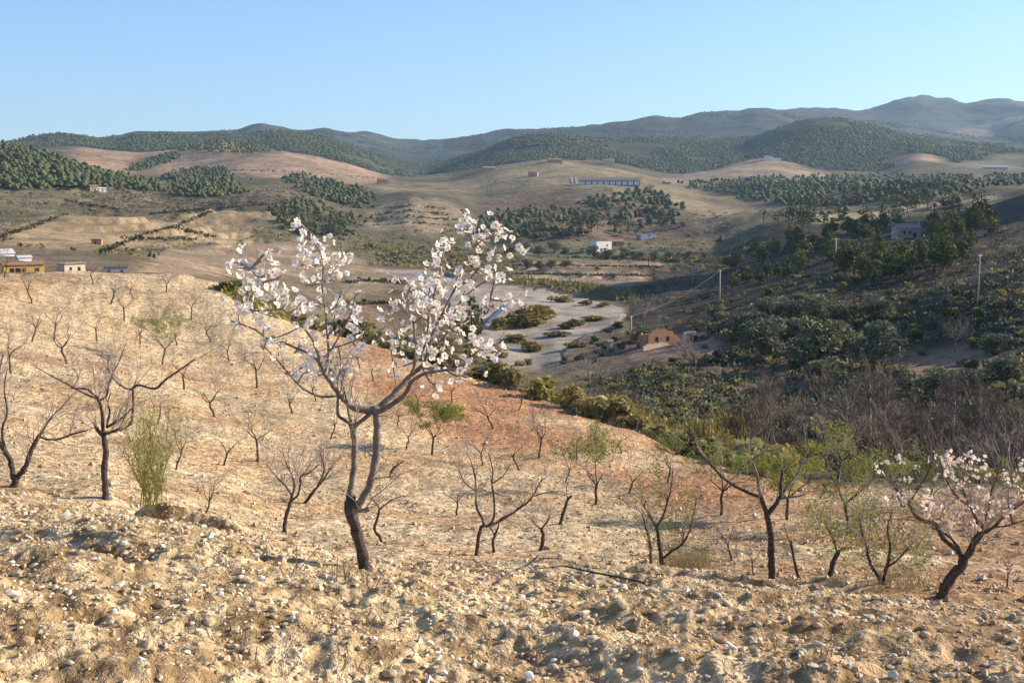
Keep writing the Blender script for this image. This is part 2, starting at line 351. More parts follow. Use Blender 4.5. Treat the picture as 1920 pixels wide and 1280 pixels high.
KD = [np.zeros(NA)]; KZ = [np.zeros(NA)]
for l in LAYERS:
    d, z = layer_arrays(l); KD.append(d); KZ.append(z)
KD.append(np.full(NA, 10500.0)); KZ.append(np.full(NA, -50.0))
KD = np.array(KD); KZ = np.array(KZ)                     # (layers, NA)
EDGE = KD[7].copy()                                       # far edge of the almond field
# monotone cubic interpolation along each bearing
H = np.diff(KD, axis=0); S = np.diff(KZ, axis=0) / H
G = np.zeros_like(KZ)
w1 = 2 * H[1:] + H[:-1]; w2 = H[1:] + 2 * H[:-1]
with np.errstate(divide='ignore', invalid='ignore'):
    hm = (w1 + w2) / (w1 / S[:-1] + w2 / S[1:])
G[1:-1] = np.where(S[:-1] * S[1:] > 0, hm, 0); G[0] = S[0]; G[-1] = 0
ZG = np.zeros((NR, NA))
for j in range(NA):
    i = np.clip(np.searchsorted(KD[:, j], RR) - 1, 0, len(KD) - 2)
    h = H[i, j]; t = (RR - KD[i, j]) / h
    ZG[:, j] = ((1 + 2 * t) * (1 - t) ** 2 * KZ[i, j] + t * (1 - t) ** 2 * h * G[i, j]
                + t * t * (3 - 2 * t) * KZ[i + 1, j] + t * t * (t - 1) * h * G[i + 1, j])
XG = RR[:, None] * np.sin(AZ)[None]; YG = RR[:, None] * np.cos(AZ)[None]; RG = np.broadcast_to(RR[:, None], XG.shape)
back = sstep(R(40), R(80), np.abs(AZ))[None]              # behind and beside the camera: plain rising ground
ZG = ZG * (1 - back) + back * (0.04 * RG * (RG < 400) + 16 * (RG >= 400) + np.minimum(RG, 6000) * 0.01)
# the hill beyond the frame's right side that shades the valley
ZG += 80 * np.exp(-((XG - 350) / 92) ** 2 - ((YG - 350) / 165) ** 2)
ZG += 142 * np.exp(-((XG - 440) / 84) ** 2 - ((YG - 590) / 105) ** 2)
ZB = ZG.copy()
PXB, PYB = proj(np.stack([XG, YG, ZG], -1))
FRONT = (YG > 0.2)
edge = EDGE[None]
infield = RG < edge

# relief
near = 1 - sstep(11, 17, RG)
dl = RG - KD[2][None]                                     # metres beyond the lip of the near bank
along = XG * 0.97 - YG * 0.25
bx = along * 226                                          # where along the lip the bank has been cut steep by the plough
cut = sstep(-1430, -1350, bx) * (1 - sstep(-1200, -1060, bx)) + sstep(-400, -330, bx) * (1 - sstep(-40, 140, bx))
lipn = np.clip(0.14 + 0.9 * cut * 1.0 + 0.35 * fbm(along, 0 * along, 1.1, 31, 2), 0.0, 1.2)
dw = dl + 0.10 * fbm(along, dl, 0.5, 33, 2)
ZG += lipn * (0.21 * sstep(-0.08, 0.06, dw) * np.exp(-(np.maximum(dw, 0) / 0.8) ** 2) - 0.20 * np.exp(-((dw + 0.34) / 0.26) ** 2)) * (np.abs(AZ)[None] < R(60))
n1 = fbm(XG, YG, 1.3, 1, 2); n2 = fbm(XG, YG, 0.42, 2, 2); n3 = fbm(XG, YG, 0.13, 3, 2); n4 = fbm(XG, YG, 0.055, 4, 1)
furr = np.sin((XG * 0.50 + YG * 0.87) * (2 * math.pi / 0.66) + 2.5 * fbm(XG, YG, 2.5, 5, 2))
ZG += near * (0.018 * n1 + 0.013 * n2 + 0.016 * n3 + 0.011 * n4 - 0.018 * sstep(0.25, 0.6, fbm(XG, YG, 0.4, 36, 2)) + 0.030 * furr * np.clip(0.7 + n1, 0, 1.2))
mid = sstep(12, 18, RG) * infield
rows = np.sin((XG * 0.42 + YG * 0.90) * (2 * math.pi / 2.3) + 2.2 * fbm(XG, YG, 9, 8, 2))
ZG += mid * (0.28 * fbm(XG, YG, 7, 11, 3) + 0.07 * fbm(XG, YG, 0.9, 12, 2) + 0.07 * rows)
riv_poly = [(905,648),(868,612),(846,585),(838,560),(720,512),(700,494),(760,488),(850,520),(880,533),(960,535),(1060,550),(1172,576),(1163,600),(1120,620),(1082,640),(1050,668),(1046,690),(960,690)]
wob = 6 * fbm(XG, YG, 18, 21, 2)
RIV = in_poly(PXB + wob, PYB + 0.6 * wob, riv_poly) & (RG > 285) & (RG < 640) & FRONT
rivs = RIV.astype(float)
vmask = sstep(0, 25, RG - edge) * (1 - sstep(900, 1300, RG)) * (1 - 0.93 * rivs)
ZG += vmask * (0.9 * fbm(XG, YG, 28, 14, 3) + np.clip((RG - 150) / 400, 0, 1) * (2.0 + 4.5 * sstep(640, 900, RG)) * fbm(XG, YG, 130, 15, 3))
ZG += rivs * (0.5 * fbm(XG, YG, 22, 16, 3) - 0.3)
hm_ = sstep(850, 1500, RG) * (1 - sstep(3400, 4500, RG))
ZG += hm_ * (6.5 * fbm(XG, YG, 200, 17, 3) + np.clip((RG - 1600) / 1000, 0, 1) * 4 * fbm(XG, YG, 420, 18, 3))
mm = sstep(3300, 4600, RG)
rid = 1 - np.abs(fbm(XG, YG, 750, 19, 3)) * 1.6
ZG += mm * (13 * (rid - 0.62) + 13 * fbm(XG, YG, 260, 20, 4)) * (0.8 + 0.9 * sstep(5000, 7000, RG))
# terraces (stepped ground held by earth banks)
def terrace(px0, px1, dmin, dmax, step):
    fx = (px1 - px0) * 0.3; fd = (dmax - dmin) * 0.25
    wt = sstep(px0, px0 + fx, PXB) * (1 - sstep(px1 - fx, px1, PXB)) * sstep(dmin, dmin + fd, RG) * (1 - sstep(dmax - fd, dmax, RG)) * FRONT
    z = ZG; q = z / step; f = q - np.floor(q)
    zt = step * (np.floor(q) + sstep(0.78, 1.0, f))
    ZG[:] = ZG * (1 - wt) + wt * zt
terrace(900, 1330, 490, 790, 2.0)
terrace(1270, 1600, 150, 290, 1.2)
terrace(40, 600, 560, 1060, 3.4)

def ground_z(x, y):
    x = np.asarray(x, float); y = np.asarray(y, float)
    az = np.arctan2(x, y); r = np.clip(np.hypot(x, y), RR[0], RR[-1] * 0.999)
    j = np.clip(np.searchsorted(AZ, az) - 1, 0, NA - 2); i = np.clip(np.searchsorted(RR, r) - 1, 0, NR - 2)
    u = np.clip((az - AZ[j]) / (AZ[j + 1] - AZ[j]), 0, 1); v = np.clip((r - RR[i]) / (RR[i + 1] - RR[i]), 0, 1)
    return (ZG[i, j] * (1 - u) + ZG[i, j + 1] * u) * (1 - v) + (ZG[i + 1, j] * (1 - u) + ZG[i + 1, j + 1] * u) * v

def place(px, py, dmin=2.0, dmax=20000.0):
    """the point of the land that the photo shows at (px, py), no nearer than dmin; None when there is none"""
    x, y, z = ray(px, py); az = math.atan2(x, y); tn = z / math.hypot(x, y)
    j = int(np.clip(np.searchsorted(AZ, az) - 1, 0, NA - 2)); u = (az - AZ[j]) / (AZ[j + 1] - AZ[j])
    zc = ZG[:, j] * (1 - u) + ZG[:, j + 1] * u
    e = (zc - EYE[2]) / RR - tn
    ok = np.nonzero((e[1:] >= 0) & (RR[1:] > dmin) & (RR[1:] < dmax))[0]
    if not len(ok): return None
    i = ok[0]; a, b = e[i], e[i + 1]
    r = RR[i + 1] if a >= 0 or b == a else RR[i] + (RR[i + 1] - RR[i]) * (-a) / (b - a)
    return np.array([r * math.sin(az), r * math.cos(az), float(ground_z(r * math.sin(az), r * math.cos(az)))])

def bearing(px, d):
    az = math.atan((px - 960) / F / CP); x, y = d * math.sin(az), d * math.cos(az)
    return np.array([x, y, float(ground_z(x, y))])

def visible(P, h=0.0):
    az = math.atan2(P[0], P[1]); r = math.hypot(P[0], P[1])
    j = int(np.clip(np.searchsorted(AZ, az), 0, NA - 1)); k = RR < r * 0.985
    return (P[2] + h - EYE[2]) / r >= ((ZG[k, j] - EYE[2]) / RR[k]).max()

# colour of the land
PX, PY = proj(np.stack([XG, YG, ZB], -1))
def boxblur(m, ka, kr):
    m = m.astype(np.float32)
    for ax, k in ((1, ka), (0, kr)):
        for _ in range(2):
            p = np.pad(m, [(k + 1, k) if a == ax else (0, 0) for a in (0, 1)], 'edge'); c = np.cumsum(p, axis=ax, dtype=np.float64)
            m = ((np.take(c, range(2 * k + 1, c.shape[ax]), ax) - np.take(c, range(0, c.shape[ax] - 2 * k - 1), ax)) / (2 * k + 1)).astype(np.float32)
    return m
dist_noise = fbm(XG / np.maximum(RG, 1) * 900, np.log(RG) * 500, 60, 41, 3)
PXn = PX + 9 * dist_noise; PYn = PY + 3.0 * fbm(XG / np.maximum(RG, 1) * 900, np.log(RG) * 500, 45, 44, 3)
C = np.zeros((NR, NA, 3))
def blend(mask, col):
    m_ = mask[..., None] if mask.dtype != bool else mask.astype(float)[..., None]
    C[:] = C * (1 - m_) + m_ * np.array(col)
C[:] = (0.615, 0.505, 0.34)
red = sstep(-0.05, 0.42, 0.9 * boxblur(in_poly(PXn, PYn, [(640,690),(700,652),(870,706),(1000,745),(1100,780),(1290,860),(1400,895),(1420,960),(1250,945),(1080,880),(900,820),(760,775)]), 26, 9) * (0.55 + 0.5 * fbm(XG, YG, 12, 51, 2)))
blend(red * infield * (RG > 30), (0.48, 0.28, 0.155))
rd2 = sstep(1050, 1600, PX) * (RG > 13) * infield
blend(rd2 * 0.8 * sstep(-0.6, 0.4, fbm(XG, YG, 10, 52, 3)), (0.35, 0.205, 0.115))
blend(0.75 * (1 - sstep(9, 14, RG)), (0.575, 0.45, 0.275))
rd3 = sstep(900, 1900, PX) * (1 - sstep(11, 15, RG))
blend(rd3 * 0.7, (0.43, 0.30, 0.175))
blend(0.5 * sstep(0.0, 0.5, fbm(XG, YG, 9, 53, 3)) * infield * (RG > 14) * (1 - red), (0.46, 0.29, 0.15))
OUT = RG >= edge
blend(OUT, (0.155, 0.135, 0.07))
blend((RG > 240), (0.19, 0.15, 0.095))
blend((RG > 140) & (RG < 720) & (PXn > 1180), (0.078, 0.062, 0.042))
blend((RG > 700), (0.155, 0.135, 0.08))
blend((RG > 2250), (0.066, 0.076, 0.040))
blend((RG > 3900), (0.062, 0.074, 0.058))
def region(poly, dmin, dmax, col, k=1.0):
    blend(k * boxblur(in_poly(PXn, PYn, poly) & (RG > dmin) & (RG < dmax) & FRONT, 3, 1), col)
region([(0,470),(20,430),(150,395),(300,400),(330,430),(250,470)], 400, 1000, (0.36, 0.265, 0.15))
region([(290,440),(330,412),(430,390),(520,392),(540,420),(430,452)], 500, 1000, (0.33, 0.25, 0.145))
region([(250,512),(300,470),(430,450),(560,448),(640,470),(700,500),(640,520)], 250, 900, (0.34, 0.25, 0.165))
region([(640,530),(700,500),(740,505),(760,540),(640,560)], 350, 700, (0.33, 0.25, 0.15))
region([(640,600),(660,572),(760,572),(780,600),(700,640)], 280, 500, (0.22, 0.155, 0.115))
region([(120,400),(150,362),(260,352),(400,358),(560,352),(600,372),(520,392),(330,405)], 700, 1300, (0.155, 0.125, 0.085))
region([(0,355),(180,345),(300,350),(300,372),(0,400)], 700, 1200, (0.20, 0.165, 0.10))
region([(120,284),(170,279),(330,280),(400,262),(470,268),(450,300),(560,284),(640,300),(730,335),(700,348),(520,335),(400,322),(300,320),(180,322)], 1450, 2400, (0.37, 0.255, 0.165))
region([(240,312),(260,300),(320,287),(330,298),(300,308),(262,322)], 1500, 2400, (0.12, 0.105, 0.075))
region([(680,402),(720,378),(770,369),(830,376),(880,402),(800,440),(700,440)], 900, 1180, (0.34, 0.265, 0.165))
region([(700,342),(860,338),(920,320),(1050,300),(1140,308),(1240,335),(1400,338),(1380,352),(1180,352),(900,362),(720,362)], 1250, 2200, (0.255, 0.205, 0.12))
region([(1000,345),(1060,345),(1240,350),(1420,372),(1430,405),(1330,418),(1260,395),(1150,368)], 900, 1500, (0.26, 0.21, 0.125))
region([(900,378),(1000,365),(1130,366),(1250,380),(1320,410),(1400,420),(1250,440),(920,442)], 800, 1300, (0.21, 0.15, 0.10))
region([(880,420),(930,398),(990,388),(1020,400),(1010,450),(890,452)], 700, 1200, (0.115, 0.10, 0.065))  # left flank of the mid hill: its shade is put into the ground colour
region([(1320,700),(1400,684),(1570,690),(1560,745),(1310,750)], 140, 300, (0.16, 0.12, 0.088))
region([(1240,335),(1300,318),(1430,298),(1480,302),(1560,330),(1420,345),(1260,345)], 1500, 2250, (0.33, 0.255, 0.175))
region([(1670,312),(1690,294),(1730,288),(1760,292),(1760,302)], 1900, 2700, (0.36, 0.26, 0.16))
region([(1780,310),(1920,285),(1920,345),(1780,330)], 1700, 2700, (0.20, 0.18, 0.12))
region([(1470,345),(1560,335),(1700,338),(1820,346),(1860,352),(1700,342),(1500,350)], 1100, 1900, (0.40, 0.33, 0.19))
region([(1430,412),(1560,398),(1700,388),(1860,368),(1880,372),(1720,398),(1560,412)], 600, 1000, (0.46, 0.38, 0.22))
region([(980,512),(1210,512),(1220,532),(1180,536),(980,528)], 480, 640, (0.36, 0.27, 0.175))
region([(980,494),(1240,496),(1260,508),(980,506)], 560, 760, (0.34, 0.24, 0.165))
region([(1090,592),(1090,592)], 1, 2, (0, 0, 0)) if False else None
region([(1640,655),(1900,650),(1920,700),(1700,720),(1660,690)], 150, 260, (0.30, 0.20, 0.13))
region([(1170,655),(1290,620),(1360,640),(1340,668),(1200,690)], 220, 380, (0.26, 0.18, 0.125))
region([(1260,290),(1340,265),(1480,258),(1500,275),(1400,290)], 4000, 5200, (0.20, 0.15, 0.11))
region([(1700,270),(1920,215),(1920,290)], 5000, 9000, (0.20, 0.165, 0.13))
region(riv_poly, 285, 640, (0.36, 0.30, 0.25)); C[RIV] = (0.40, 0.345, 0.285)
sb = fbm(XG * 0.6, YG * 1.6, 26, 61, 3)
C[RIV] *= (1 + 0.22 * np.clip(sb[RIV], -1, 1))[:, None]
sb2 = np.abs(fbm(XG, YG, 55, 63, 2)); blend(0.75 * (1 - sstep(0.03, 0.09, sb2)) * RIV, (0.27, 0.24, 0.21)); blend(0.8 * sstep(0.35, 0.6, fbm(XG, YG, 17, 64, 3)) * RIV, (0.27, 0.23, 0.14))

idx = np.arange(NR * NA).reshape(NR, NA)
FQ = np.stack([idx[:-1, :-1], idx[:-1, 1:], idx[1:, 1:], idx[1:, :-1]], -1).reshape(-1, 4)
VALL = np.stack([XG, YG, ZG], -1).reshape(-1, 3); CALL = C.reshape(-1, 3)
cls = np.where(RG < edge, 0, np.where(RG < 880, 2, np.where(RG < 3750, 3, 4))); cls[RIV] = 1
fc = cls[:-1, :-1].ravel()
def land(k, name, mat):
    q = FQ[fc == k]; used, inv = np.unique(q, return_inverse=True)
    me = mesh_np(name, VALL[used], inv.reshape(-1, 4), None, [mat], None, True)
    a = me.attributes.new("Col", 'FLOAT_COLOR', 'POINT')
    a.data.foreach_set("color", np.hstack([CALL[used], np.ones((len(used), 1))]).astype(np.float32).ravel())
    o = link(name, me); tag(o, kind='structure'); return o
tag(land(0, "field", M['field']), "pale stony ploughed slope planted with almond trees")
tag(land(1, "riverbed", M['river']), "wide dry grey gravel riverbed in the valley")
tag(land(2, "valley_ground", M['valley']), "brown and olive valley floor and lower slopes")
tag(land(3, "hills", M['hill']), "rolling brown and wooded hills across the valley")
tag(land(4, "mountains", M['mount']), "blue hazy mountain ridges on the skyline")

# haze
hz = Geo(); hz.box((0, 0, 380), (9900, 9900, 620)); 
mh, th, ph = new_mat("thin_haze"); th.nodes.remove(ph)
pv = th.nodes.new("ShaderNodeVolumePrincipled"); pv.inputs["Color"].default_value = (0.52, 0.75, 1.0, 1)
pv.inputs["Density"].default_value = 5.8e-5; pv.inputs["Anisotropy"].default_value = 0.2
th.links.new(pv.outputs[0], th.nodes["Material Output"].inputs["Volume"])
ho = link("haze", hz.mesh("haze", [mh])); tag(ho, "thin blue haze over the far hills", kind='stuff')

# ------------------------------------------------------------------ plant meshes (built once, shared by their copies)
def curve_pts(p, d, length, rg, n=5, wander=0.18, lift=0.12):
    """a wandering twig from p along d"""
    d = np.array(d, float); d /= np.linalg.norm(d); P = [np.array(p, float)]
    for k in range(n):
        d = d + rg.normal(size=3) * wander; d[2] += lift; d /= np.linalg.norm(d)
        P.append(P[-1] + d * length / n)
    return np.array(P), d

def sprout(g, p, d, length, rad, rg, lvl, m_big, m_small, tips, sides=5, lift=0.10, kids=(4, 5, 4), spread=0.75):
    P, dd = curve_pts(p, d, length, rg, 5 if lvl > 0 else 3, 0.16, lift)
    g.tube(P, np.linspace(rad, rad * (0.45 if lvl else 0.3), len(P)), sides if lvl > 1 else (4 if lvl == 1 else 3), m_big if lvl > 1 else m_small)
    if lvl == 0:
        tips.extend(P[1:]); return
    n = kids[lvl - 1]; n = max(1, int(n + rg.integers(-1, 2)))
    for i in range(n):
        t = rg.uniform(0.35, 1.0) if i else 1.0
        q = P[int(round(t * (len(P) - 1)))]
        k = min(int(t * (len(P) - 1)), len(P) - 2); base = P[k + 1] - P[k]; base /= np.linalg.norm(base)
        nd = base + rg.normal(size=3) * spread * np.array([1, 1, 0.7]); nd[2] = nd[2] * 0.8 + 0.25
        sprout(g, q, nd, length * rg.uniform(0.5, 0.8), rad * 0.5, rg, lvl - 1, m_big, m_small, tips, sides, lift, kids, spread)

def almond_mesh(seed, h=2.4, levels=3, leaf=None, lean=0.0, nleaf=0, bare_stick=False, leafsize=0.035):
    """returns trunk mesh and crown mesh of a pruned vase-shaped almond tree"""
    rg = np.random.default_rng(seed); tr = Geo(); cr = Geo()
    th = h * rg.uniform(0.26, 0.4); lx, ly = rg.normal(size=2) * 0.10 + np.array([lean, 0])
    P = np.array([[0, 0, -0.15], [0, 0, 0], [lx * 0.3, ly * 0.4, th * 0.35], [lx * 1.2 + rg.normal() * 0.03, ly, th * 0.7], [lx * 1.3, ly * 1.2, th]])
    r0 = 0.021 * h
    tr.tube(P, [r0 * 1.35, r0 * 1.1, r0 * 0.95, r0 * 0.9, r0 * 0.95], 7)
    tips = []; n = rg.integers(3, 5); a0 = rg.uniform(0, 6.28)
    for i in range(n):
        a = a0 + i * 6.283 / n + rg.normal() * 0.3; sp = rg.uniform(0.55, 1.15)
        d = np.array([math.cos(a) * sp, math.sin(a) * sp, 1.0])
        L0 = h * rg.uniform(0.30, 0.42)
        Pb, dd = curve_pts(P[-1] - [0, 0, 0.03], d, L0, rg, 4, 0.2, 0.02)
        tr.tube(Pb, np.linspace(r0 * 0.55, r0 * 0.24, len(Pb)), 5)
        for q in range(2 if levels < 3 else 3):
            k = rg.integers(2, len(Pb)); nd = dd + rg.normal(size=3) * 0.7; nd[2] = abs(nd[2]) + 0.25
            sprout(cr, Pb[k] if q else Pb[-1], nd, h * rg.uniform(0.24, 0.38), r0 * 0.21, rg, levels - 1, 0, 0, tips, 4, 0.05, (4, 5, 4), 0.65)
    if leaf is not None and len(tips):
        T = np.array(tips); pick = T[rg.integers(0, len(T), nleaf)] + rg.normal(size=(nleaf, 3)) * 0.05 * h / 2.4
        cr.leaves(pick, leafsize, rg, 1, 0.35)
    return tr.mesh("trunk", [M['bark']], True), cr.mesh("crown", [M['twig'], M[leaf or 'leaf_almond']]), tips

ALM = [almond_mesh(100 + i, 2.4, 3) for i in range(6)]
ALM_S = [almond_mesh(140 + i, 2.4, 3) for i in range(6)]
ALM_G = [almond_mesh(180 + i, 2.4, 3, 'leaf_almond', 0, 3600, leafsize=0.038) for i in range(3)]
ALM_L = [almond_mesh(200 + i, 2.4, 3, 'leaf_lime', 0, 4600, leafsize=0.047) for i in range(3)]

def almond(base, h, label, pool, k, rz, group=None, lean=0.0, sx=1.0):
    tr, cr = pool[k % len(pool)][:2]
    o = link("almond_tree", None, None, base, rz, (h / 2.4 * sx, h / 2.4 * sx, h / 2.4))
    if lean: o.rotation_euler = (0, R(lean), rz)
    tag(o, label, "tree", group)
    link("trunk", tr, o); link("crown", cr, o); return o

def crown_clumps(rg, n, lumps, fill=0.55):
    """points spread through a set of ellipsoid lumps (centre, radii), more near their skins"""
    out = []; wsum = np.array([l[1][0] * l[1][1] * l[1][2] for l in lumps]) ** 0.7; wsum /= wsum.sum()
    for (c, r), k in zip(lumps, rg.multinomial(n, wsum)):
        v = rg.normal(size=(k, 3)); v /= np.linalg.norm(v, axis=1, keepdims=True)
        v *= (rg.uniform(fill ** 3, 1, (k, 1))) ** (1 / 3)
        out.append(np.array(c) + v * np.array(r))
    return np.vstack(out)

def pine_mesh(seed, n=520, leaf='leaf_pine', tall=1.0):
    """a pine one metre high (scaled when placed): uneven rounded crown on a short trunk"""
    rg = np.random.default_rng(seed); g = Geo(); t = Geo()
    t.tube([[0, 0, -0.06], [0.01, 0, 0.2], [rg.normal() * 0.02, 0.01, 0.55], [0, 0, 0.8]], [0.03, 0.024, 0.018, 0.008], 5)
    lumps = []; nl = rg.integers(7, 11)
    for i in range(nl):
        z = rg.uniform(0.22, 0.88); w = 0.34 / tall * math.sin(math.pi * min(1, (1.02 - z) / 0.95)) ** 0.7 + 0.04
        a = rg.uniform(0, 6.28); q = w * rg.uniform(0.25, 0.75)
        rr = w * rg.uniform(0.42, 0.68); lumps.append(((q * math.cos(a), q * math.sin(a), z), (rr, rr, rr * 0.75)))
        t.tube([[0, 0, max(0.1, z - 0.12)], [q * math.cos(a) * 0.8, q * math.sin(a) * 0.8, z]], [0.01, 0.005], 3)
    lumps.append(((0, 0, 0.9), (0.09, 0.09, 0.11)))
    C_ = crown_clumps(rg, n, lumps, 0.6)
    g.leaves(C_, 0.055, rg, 0, 0.6)
    return t.mesh("trunk", [M['bark']]), g.mesh("crown", [M[leaf]])

def bush_mesh(seed, leaf, n=420, flat=0.75, size=0.085, aspect=0.5):
    """a rounded bush one metre across, rooted at its base, with a few stems"""
    rg = np.random.default_rng(seed); g = Geo(); t = Geo(); lumps = []
    for i in range(rg.integers(5, 9)):
        a = rg.uniform(0, 6.28); q = rg.uniform(0, 0.3); rr = rg.uniform(0.16, 0.27)
        z = (rg.uniform(0.15, 0.5) if i % 2 else rg.uniform(0.0, 0.2)) * flat; lumps.append(((q * math.cos(a), q * math.sin(a), z + 0.08), (rr, rr, rr * flat)))
        t.tube([[0, 0, -0.1], [q * math.cos(a) * 0.5, q * math.sin(a) * 0.5, z * 0.5], [q * math.cos(a), q * math.sin(a), z + 0.05]], [0.02, 0.014, 0.008], 3)
    C_ = crown_clumps(rg, n, lumps, 0.55); C_[:, 2] = np.maximum(C_[:, 2], 0.0)
    g.leaves(C_, size, rg, 0, aspect)
    return t.mesh("stem", [M['twig_grey']]), g.mesh("foliage", [M[leaf]])

def olive_mesh(seed, n=1300):
    rg = np.random.default_rng(seed); g = Geo(); t = Geo(); lumps = []
    t.tube([[0, 0, -0.08], [0.02, 0, 0.1], [-0.01, 0.02, 0.25]], [0.06, 0.045, 0.04], 6)
    for i in range(11):
        a = rg.uniform(0, 6.28); q = rg.uniform(0.08, 0.34); z = rg.uniform(0.14, 0.40) if i % 2 else rg.uniform(0.4, 0.72); rr = rg.uniform(0.17, 0.27)
        lumps.append(((q * math.cos(a), q * math.sin(a), z), (rr, rr, rr * 0.8)))
        t.tube([[0, 0, 0.22], [q * math.cos(a) * 0.6, q * math.sin(a) * 0.6, z * 0.8], [q * math.cos(a), q * math.sin(a), z]], [0.03, 0.02, 0.008], 4)
    C_ = crown_clumps(rg, n, lumps, 0.6)
    g.leaves(C_, 0.05, rg, 0, 0.45)
    return t.mesh("trunk", [M['bark']]), g.mesh("crown", [M['leaf_olive']])

def bare_mesh(seed, twig, round_=True, h=1.0, stems=1, trunk_mat='limb'):
    """a leafless deciduous tree or thicket plant, one metre high"""
    rg = np.random.default_rng(seed); t = Geo(); cr = Geo(); tips = []
    for s in range(stems):
        x, y = (rg.normal(size=2) * 0.06 if stems > 1 else (0, 0)); tx, ty = rg.normal(size=2) * (0.10 if stems > 1 else 0.03)
        top = h * (0.25 if round_ else 0.8)
        P = np.array([[x, y, -0.05], [x + tx * 0.3, y + ty * 0.3, top * 0.4], [x + tx, y + ty, top]])
        t.tube(P, np.array([0.018, 0.014, 0.010 if round_ else 0.004]) * (1.5 if trunk_mat == 'pole_bark' else 1), 5)
        for i in range(9 if round_ else 9):
            a = rg.uniform(0, 6.28); sp = rg.uniform(0.4, 1.5) if round_ else rg.uniform(0.2, 0.5)
            z = 1.0 if round_ else rg.uniform(0.2, 1.0); q = P[0] + (P[-1] - P[0]) * z
            sprout(cr, q, (math.cos(a) * sp, math.sin(a) * sp, 1), h * (0.4 if round_ else 0.22), 0.009, rg, 2, 0, 0, tips, 4, 0.04, (6, 6, 4), 0.6)
    return t.mesh("trunk", [M[trunk_mat]]), cr.mesh("crown", [M[twig]])

PINE = [pine_mesh(300 + i) for i in range(5)]
PINE_T = [pine_mesh(310 + i, 420, 'leaf_pine', 1.7) for i in range(3)]
PINE_F = [pine_mesh(320 + i, 120, 'leaf_pine_far', 0.8) for i in range(4)]
OLIVE = [olive_mesh(330 + i) for i in range(4)]
BUSH = {k: [bush_mesh(340 + 7 * j + i, k) for i in range(3)] for j, k in enumerate(('leaf_scrub', 'leaf_dark', 'leaf_olive', 'leaf_rust', 'leaf_strawy'))}
BARE = [bare_mesh(400 + i, 'twig_grey') for i in range(3)]
THICK = [bare_mesh(410 + i, 'twig_brown', False, 1.0, 3) for i in range(4)]
POPLAR = [bare_mesh(420 + i, 'twig_brown', False, 1.0, 1, 'pole_bark') for i in range(2)]

def plant(name, cat, label, pool, k, base, h, wd=None, group=None, names=("trunk", "crown")):
    o = link(name, None, None, base, rng.uniform(0, 6.28), ((wd or h), (wd or h), h)); tag(o, label, cat, group)
    a, b = pool[k % len(pool)]; link(names[0], a, o); link(names[1], b, o); return o

# ------------------------------------------------------------------ the blossoming almond tree in front (limbs drawn from the photograph)
mt = place(690, 1068, 6, 14); TY = float(mt[1])
def trace(pts, off=(0, 0), Y=None, rk=0.78):
    """photo pixels (and limb radius in pixels) to points in the tree's own depth"""
    n = len(pts); Y = TY if Y is None else Y
    P = []; r = []
    for i, p in enumerate(pts):
        dd = off[0] + (off[1] - off[0]) * i / max(1, n - 1)
        q = at(p[0], p[1], Y + dd); P.append(q); r.append(max(p[2] * rk, 1.5 if rk < 0.7 else 0.6) * (Y + dd) / F)
    return np.array(P), np.array(r)

def smooth_path(P, r, k=3):
    n = len(P); t = np.arange(n); tt = np.linspace(0, n - 1, (n - 1) * k + 1)
    out = np.zeros((len(tt), 3))
    for i, s in enumerate(tt):
        a = min(int(s), n - 2); u = s - a
        p0 = P[max(a - 1, 0)]; p1 = P[a]; p2 = P[a + 1]; p3 = P[min(a + 2, n - 1)]
        out[i] = 0.5 * ((2 * p1) + (p2 - p0) * u + (2 * p0 - 5 * p1 + 4 * p2 - p3) * u * u + (3 * p1 - p0 - 3 * p2 + p3) * u ** 3)
    return out, np.interp(tt, t, r)

def traced_thing(name, label, cat, base, limbs, twig_rg, twig_n, twig_len, Y, group=None, tw_mat='twig', bark='bark', limb='limb', extra=None):
    """a tree whose limbs follow the photograph: first limb is the trunk, each other limb a branch part; twigs are one part"""
    root = link(name, None, None, base); tag(root, label, cat, group); B = np.array(base)
    allp = []
    for i, (pts, off) in enumerate(limbs):
        P, r = trace(pts, off, Y, 0.66 if name == 'almond_tree' and Y == TY else 0.78)
        P, r = smooth_path(P, r); r = r * (1 + 0.10 * np.sin(np.arange(len(r)) * 2.1 + i))
        P = P + twig_rg.normal(size=P.shape) * (r * 0.12)[:, None]
        g = Geo(); g.tube(P - B, r, 9 if i == 0 else 7)
        link("trunk" if i == 0 else "branch", g.mesh("trunk" if i == 0 else "branch", [M[bark if i == 0 or r.max() > 0.03 else limb]], True), root)
        if i: allp.append((P, r))
    g = Geo(); tips = []
    for k in range(twig_n):
        P, r = allp[twig_rg.integers(0, len(allp))]; j = twig_rg.integers(len(P) // 3, len(P)); 
        d = twig_rg.normal(size=3) * 0.7 + np.array([0, 0, 0.7]) + (P[min(j + 1, len(P) - 1)] - P[max(j - 1, 0)]) / max(1e-6, np.linalg.norm(P[min(j + 1, len(P) - 1)] - P[max(j - 1, 0)]))
        sprout(g, P[j] - B, d, twig_len * twig_rg.uniform(0.5, 1.3), min(r[j] * 0.4, 0.003 * Y / 10 + 0.002), twig_rg, 1, 0, 0, tips, 4, 0.03, (4,), 0.7)
    if extra: extra(g, B, allp)
    tg = link("twigs", g.mesh("twigs", [M[tw_mat]]), root); tg['kind'] = 'stuff'
    return root, allp, [t + B for t in tips]

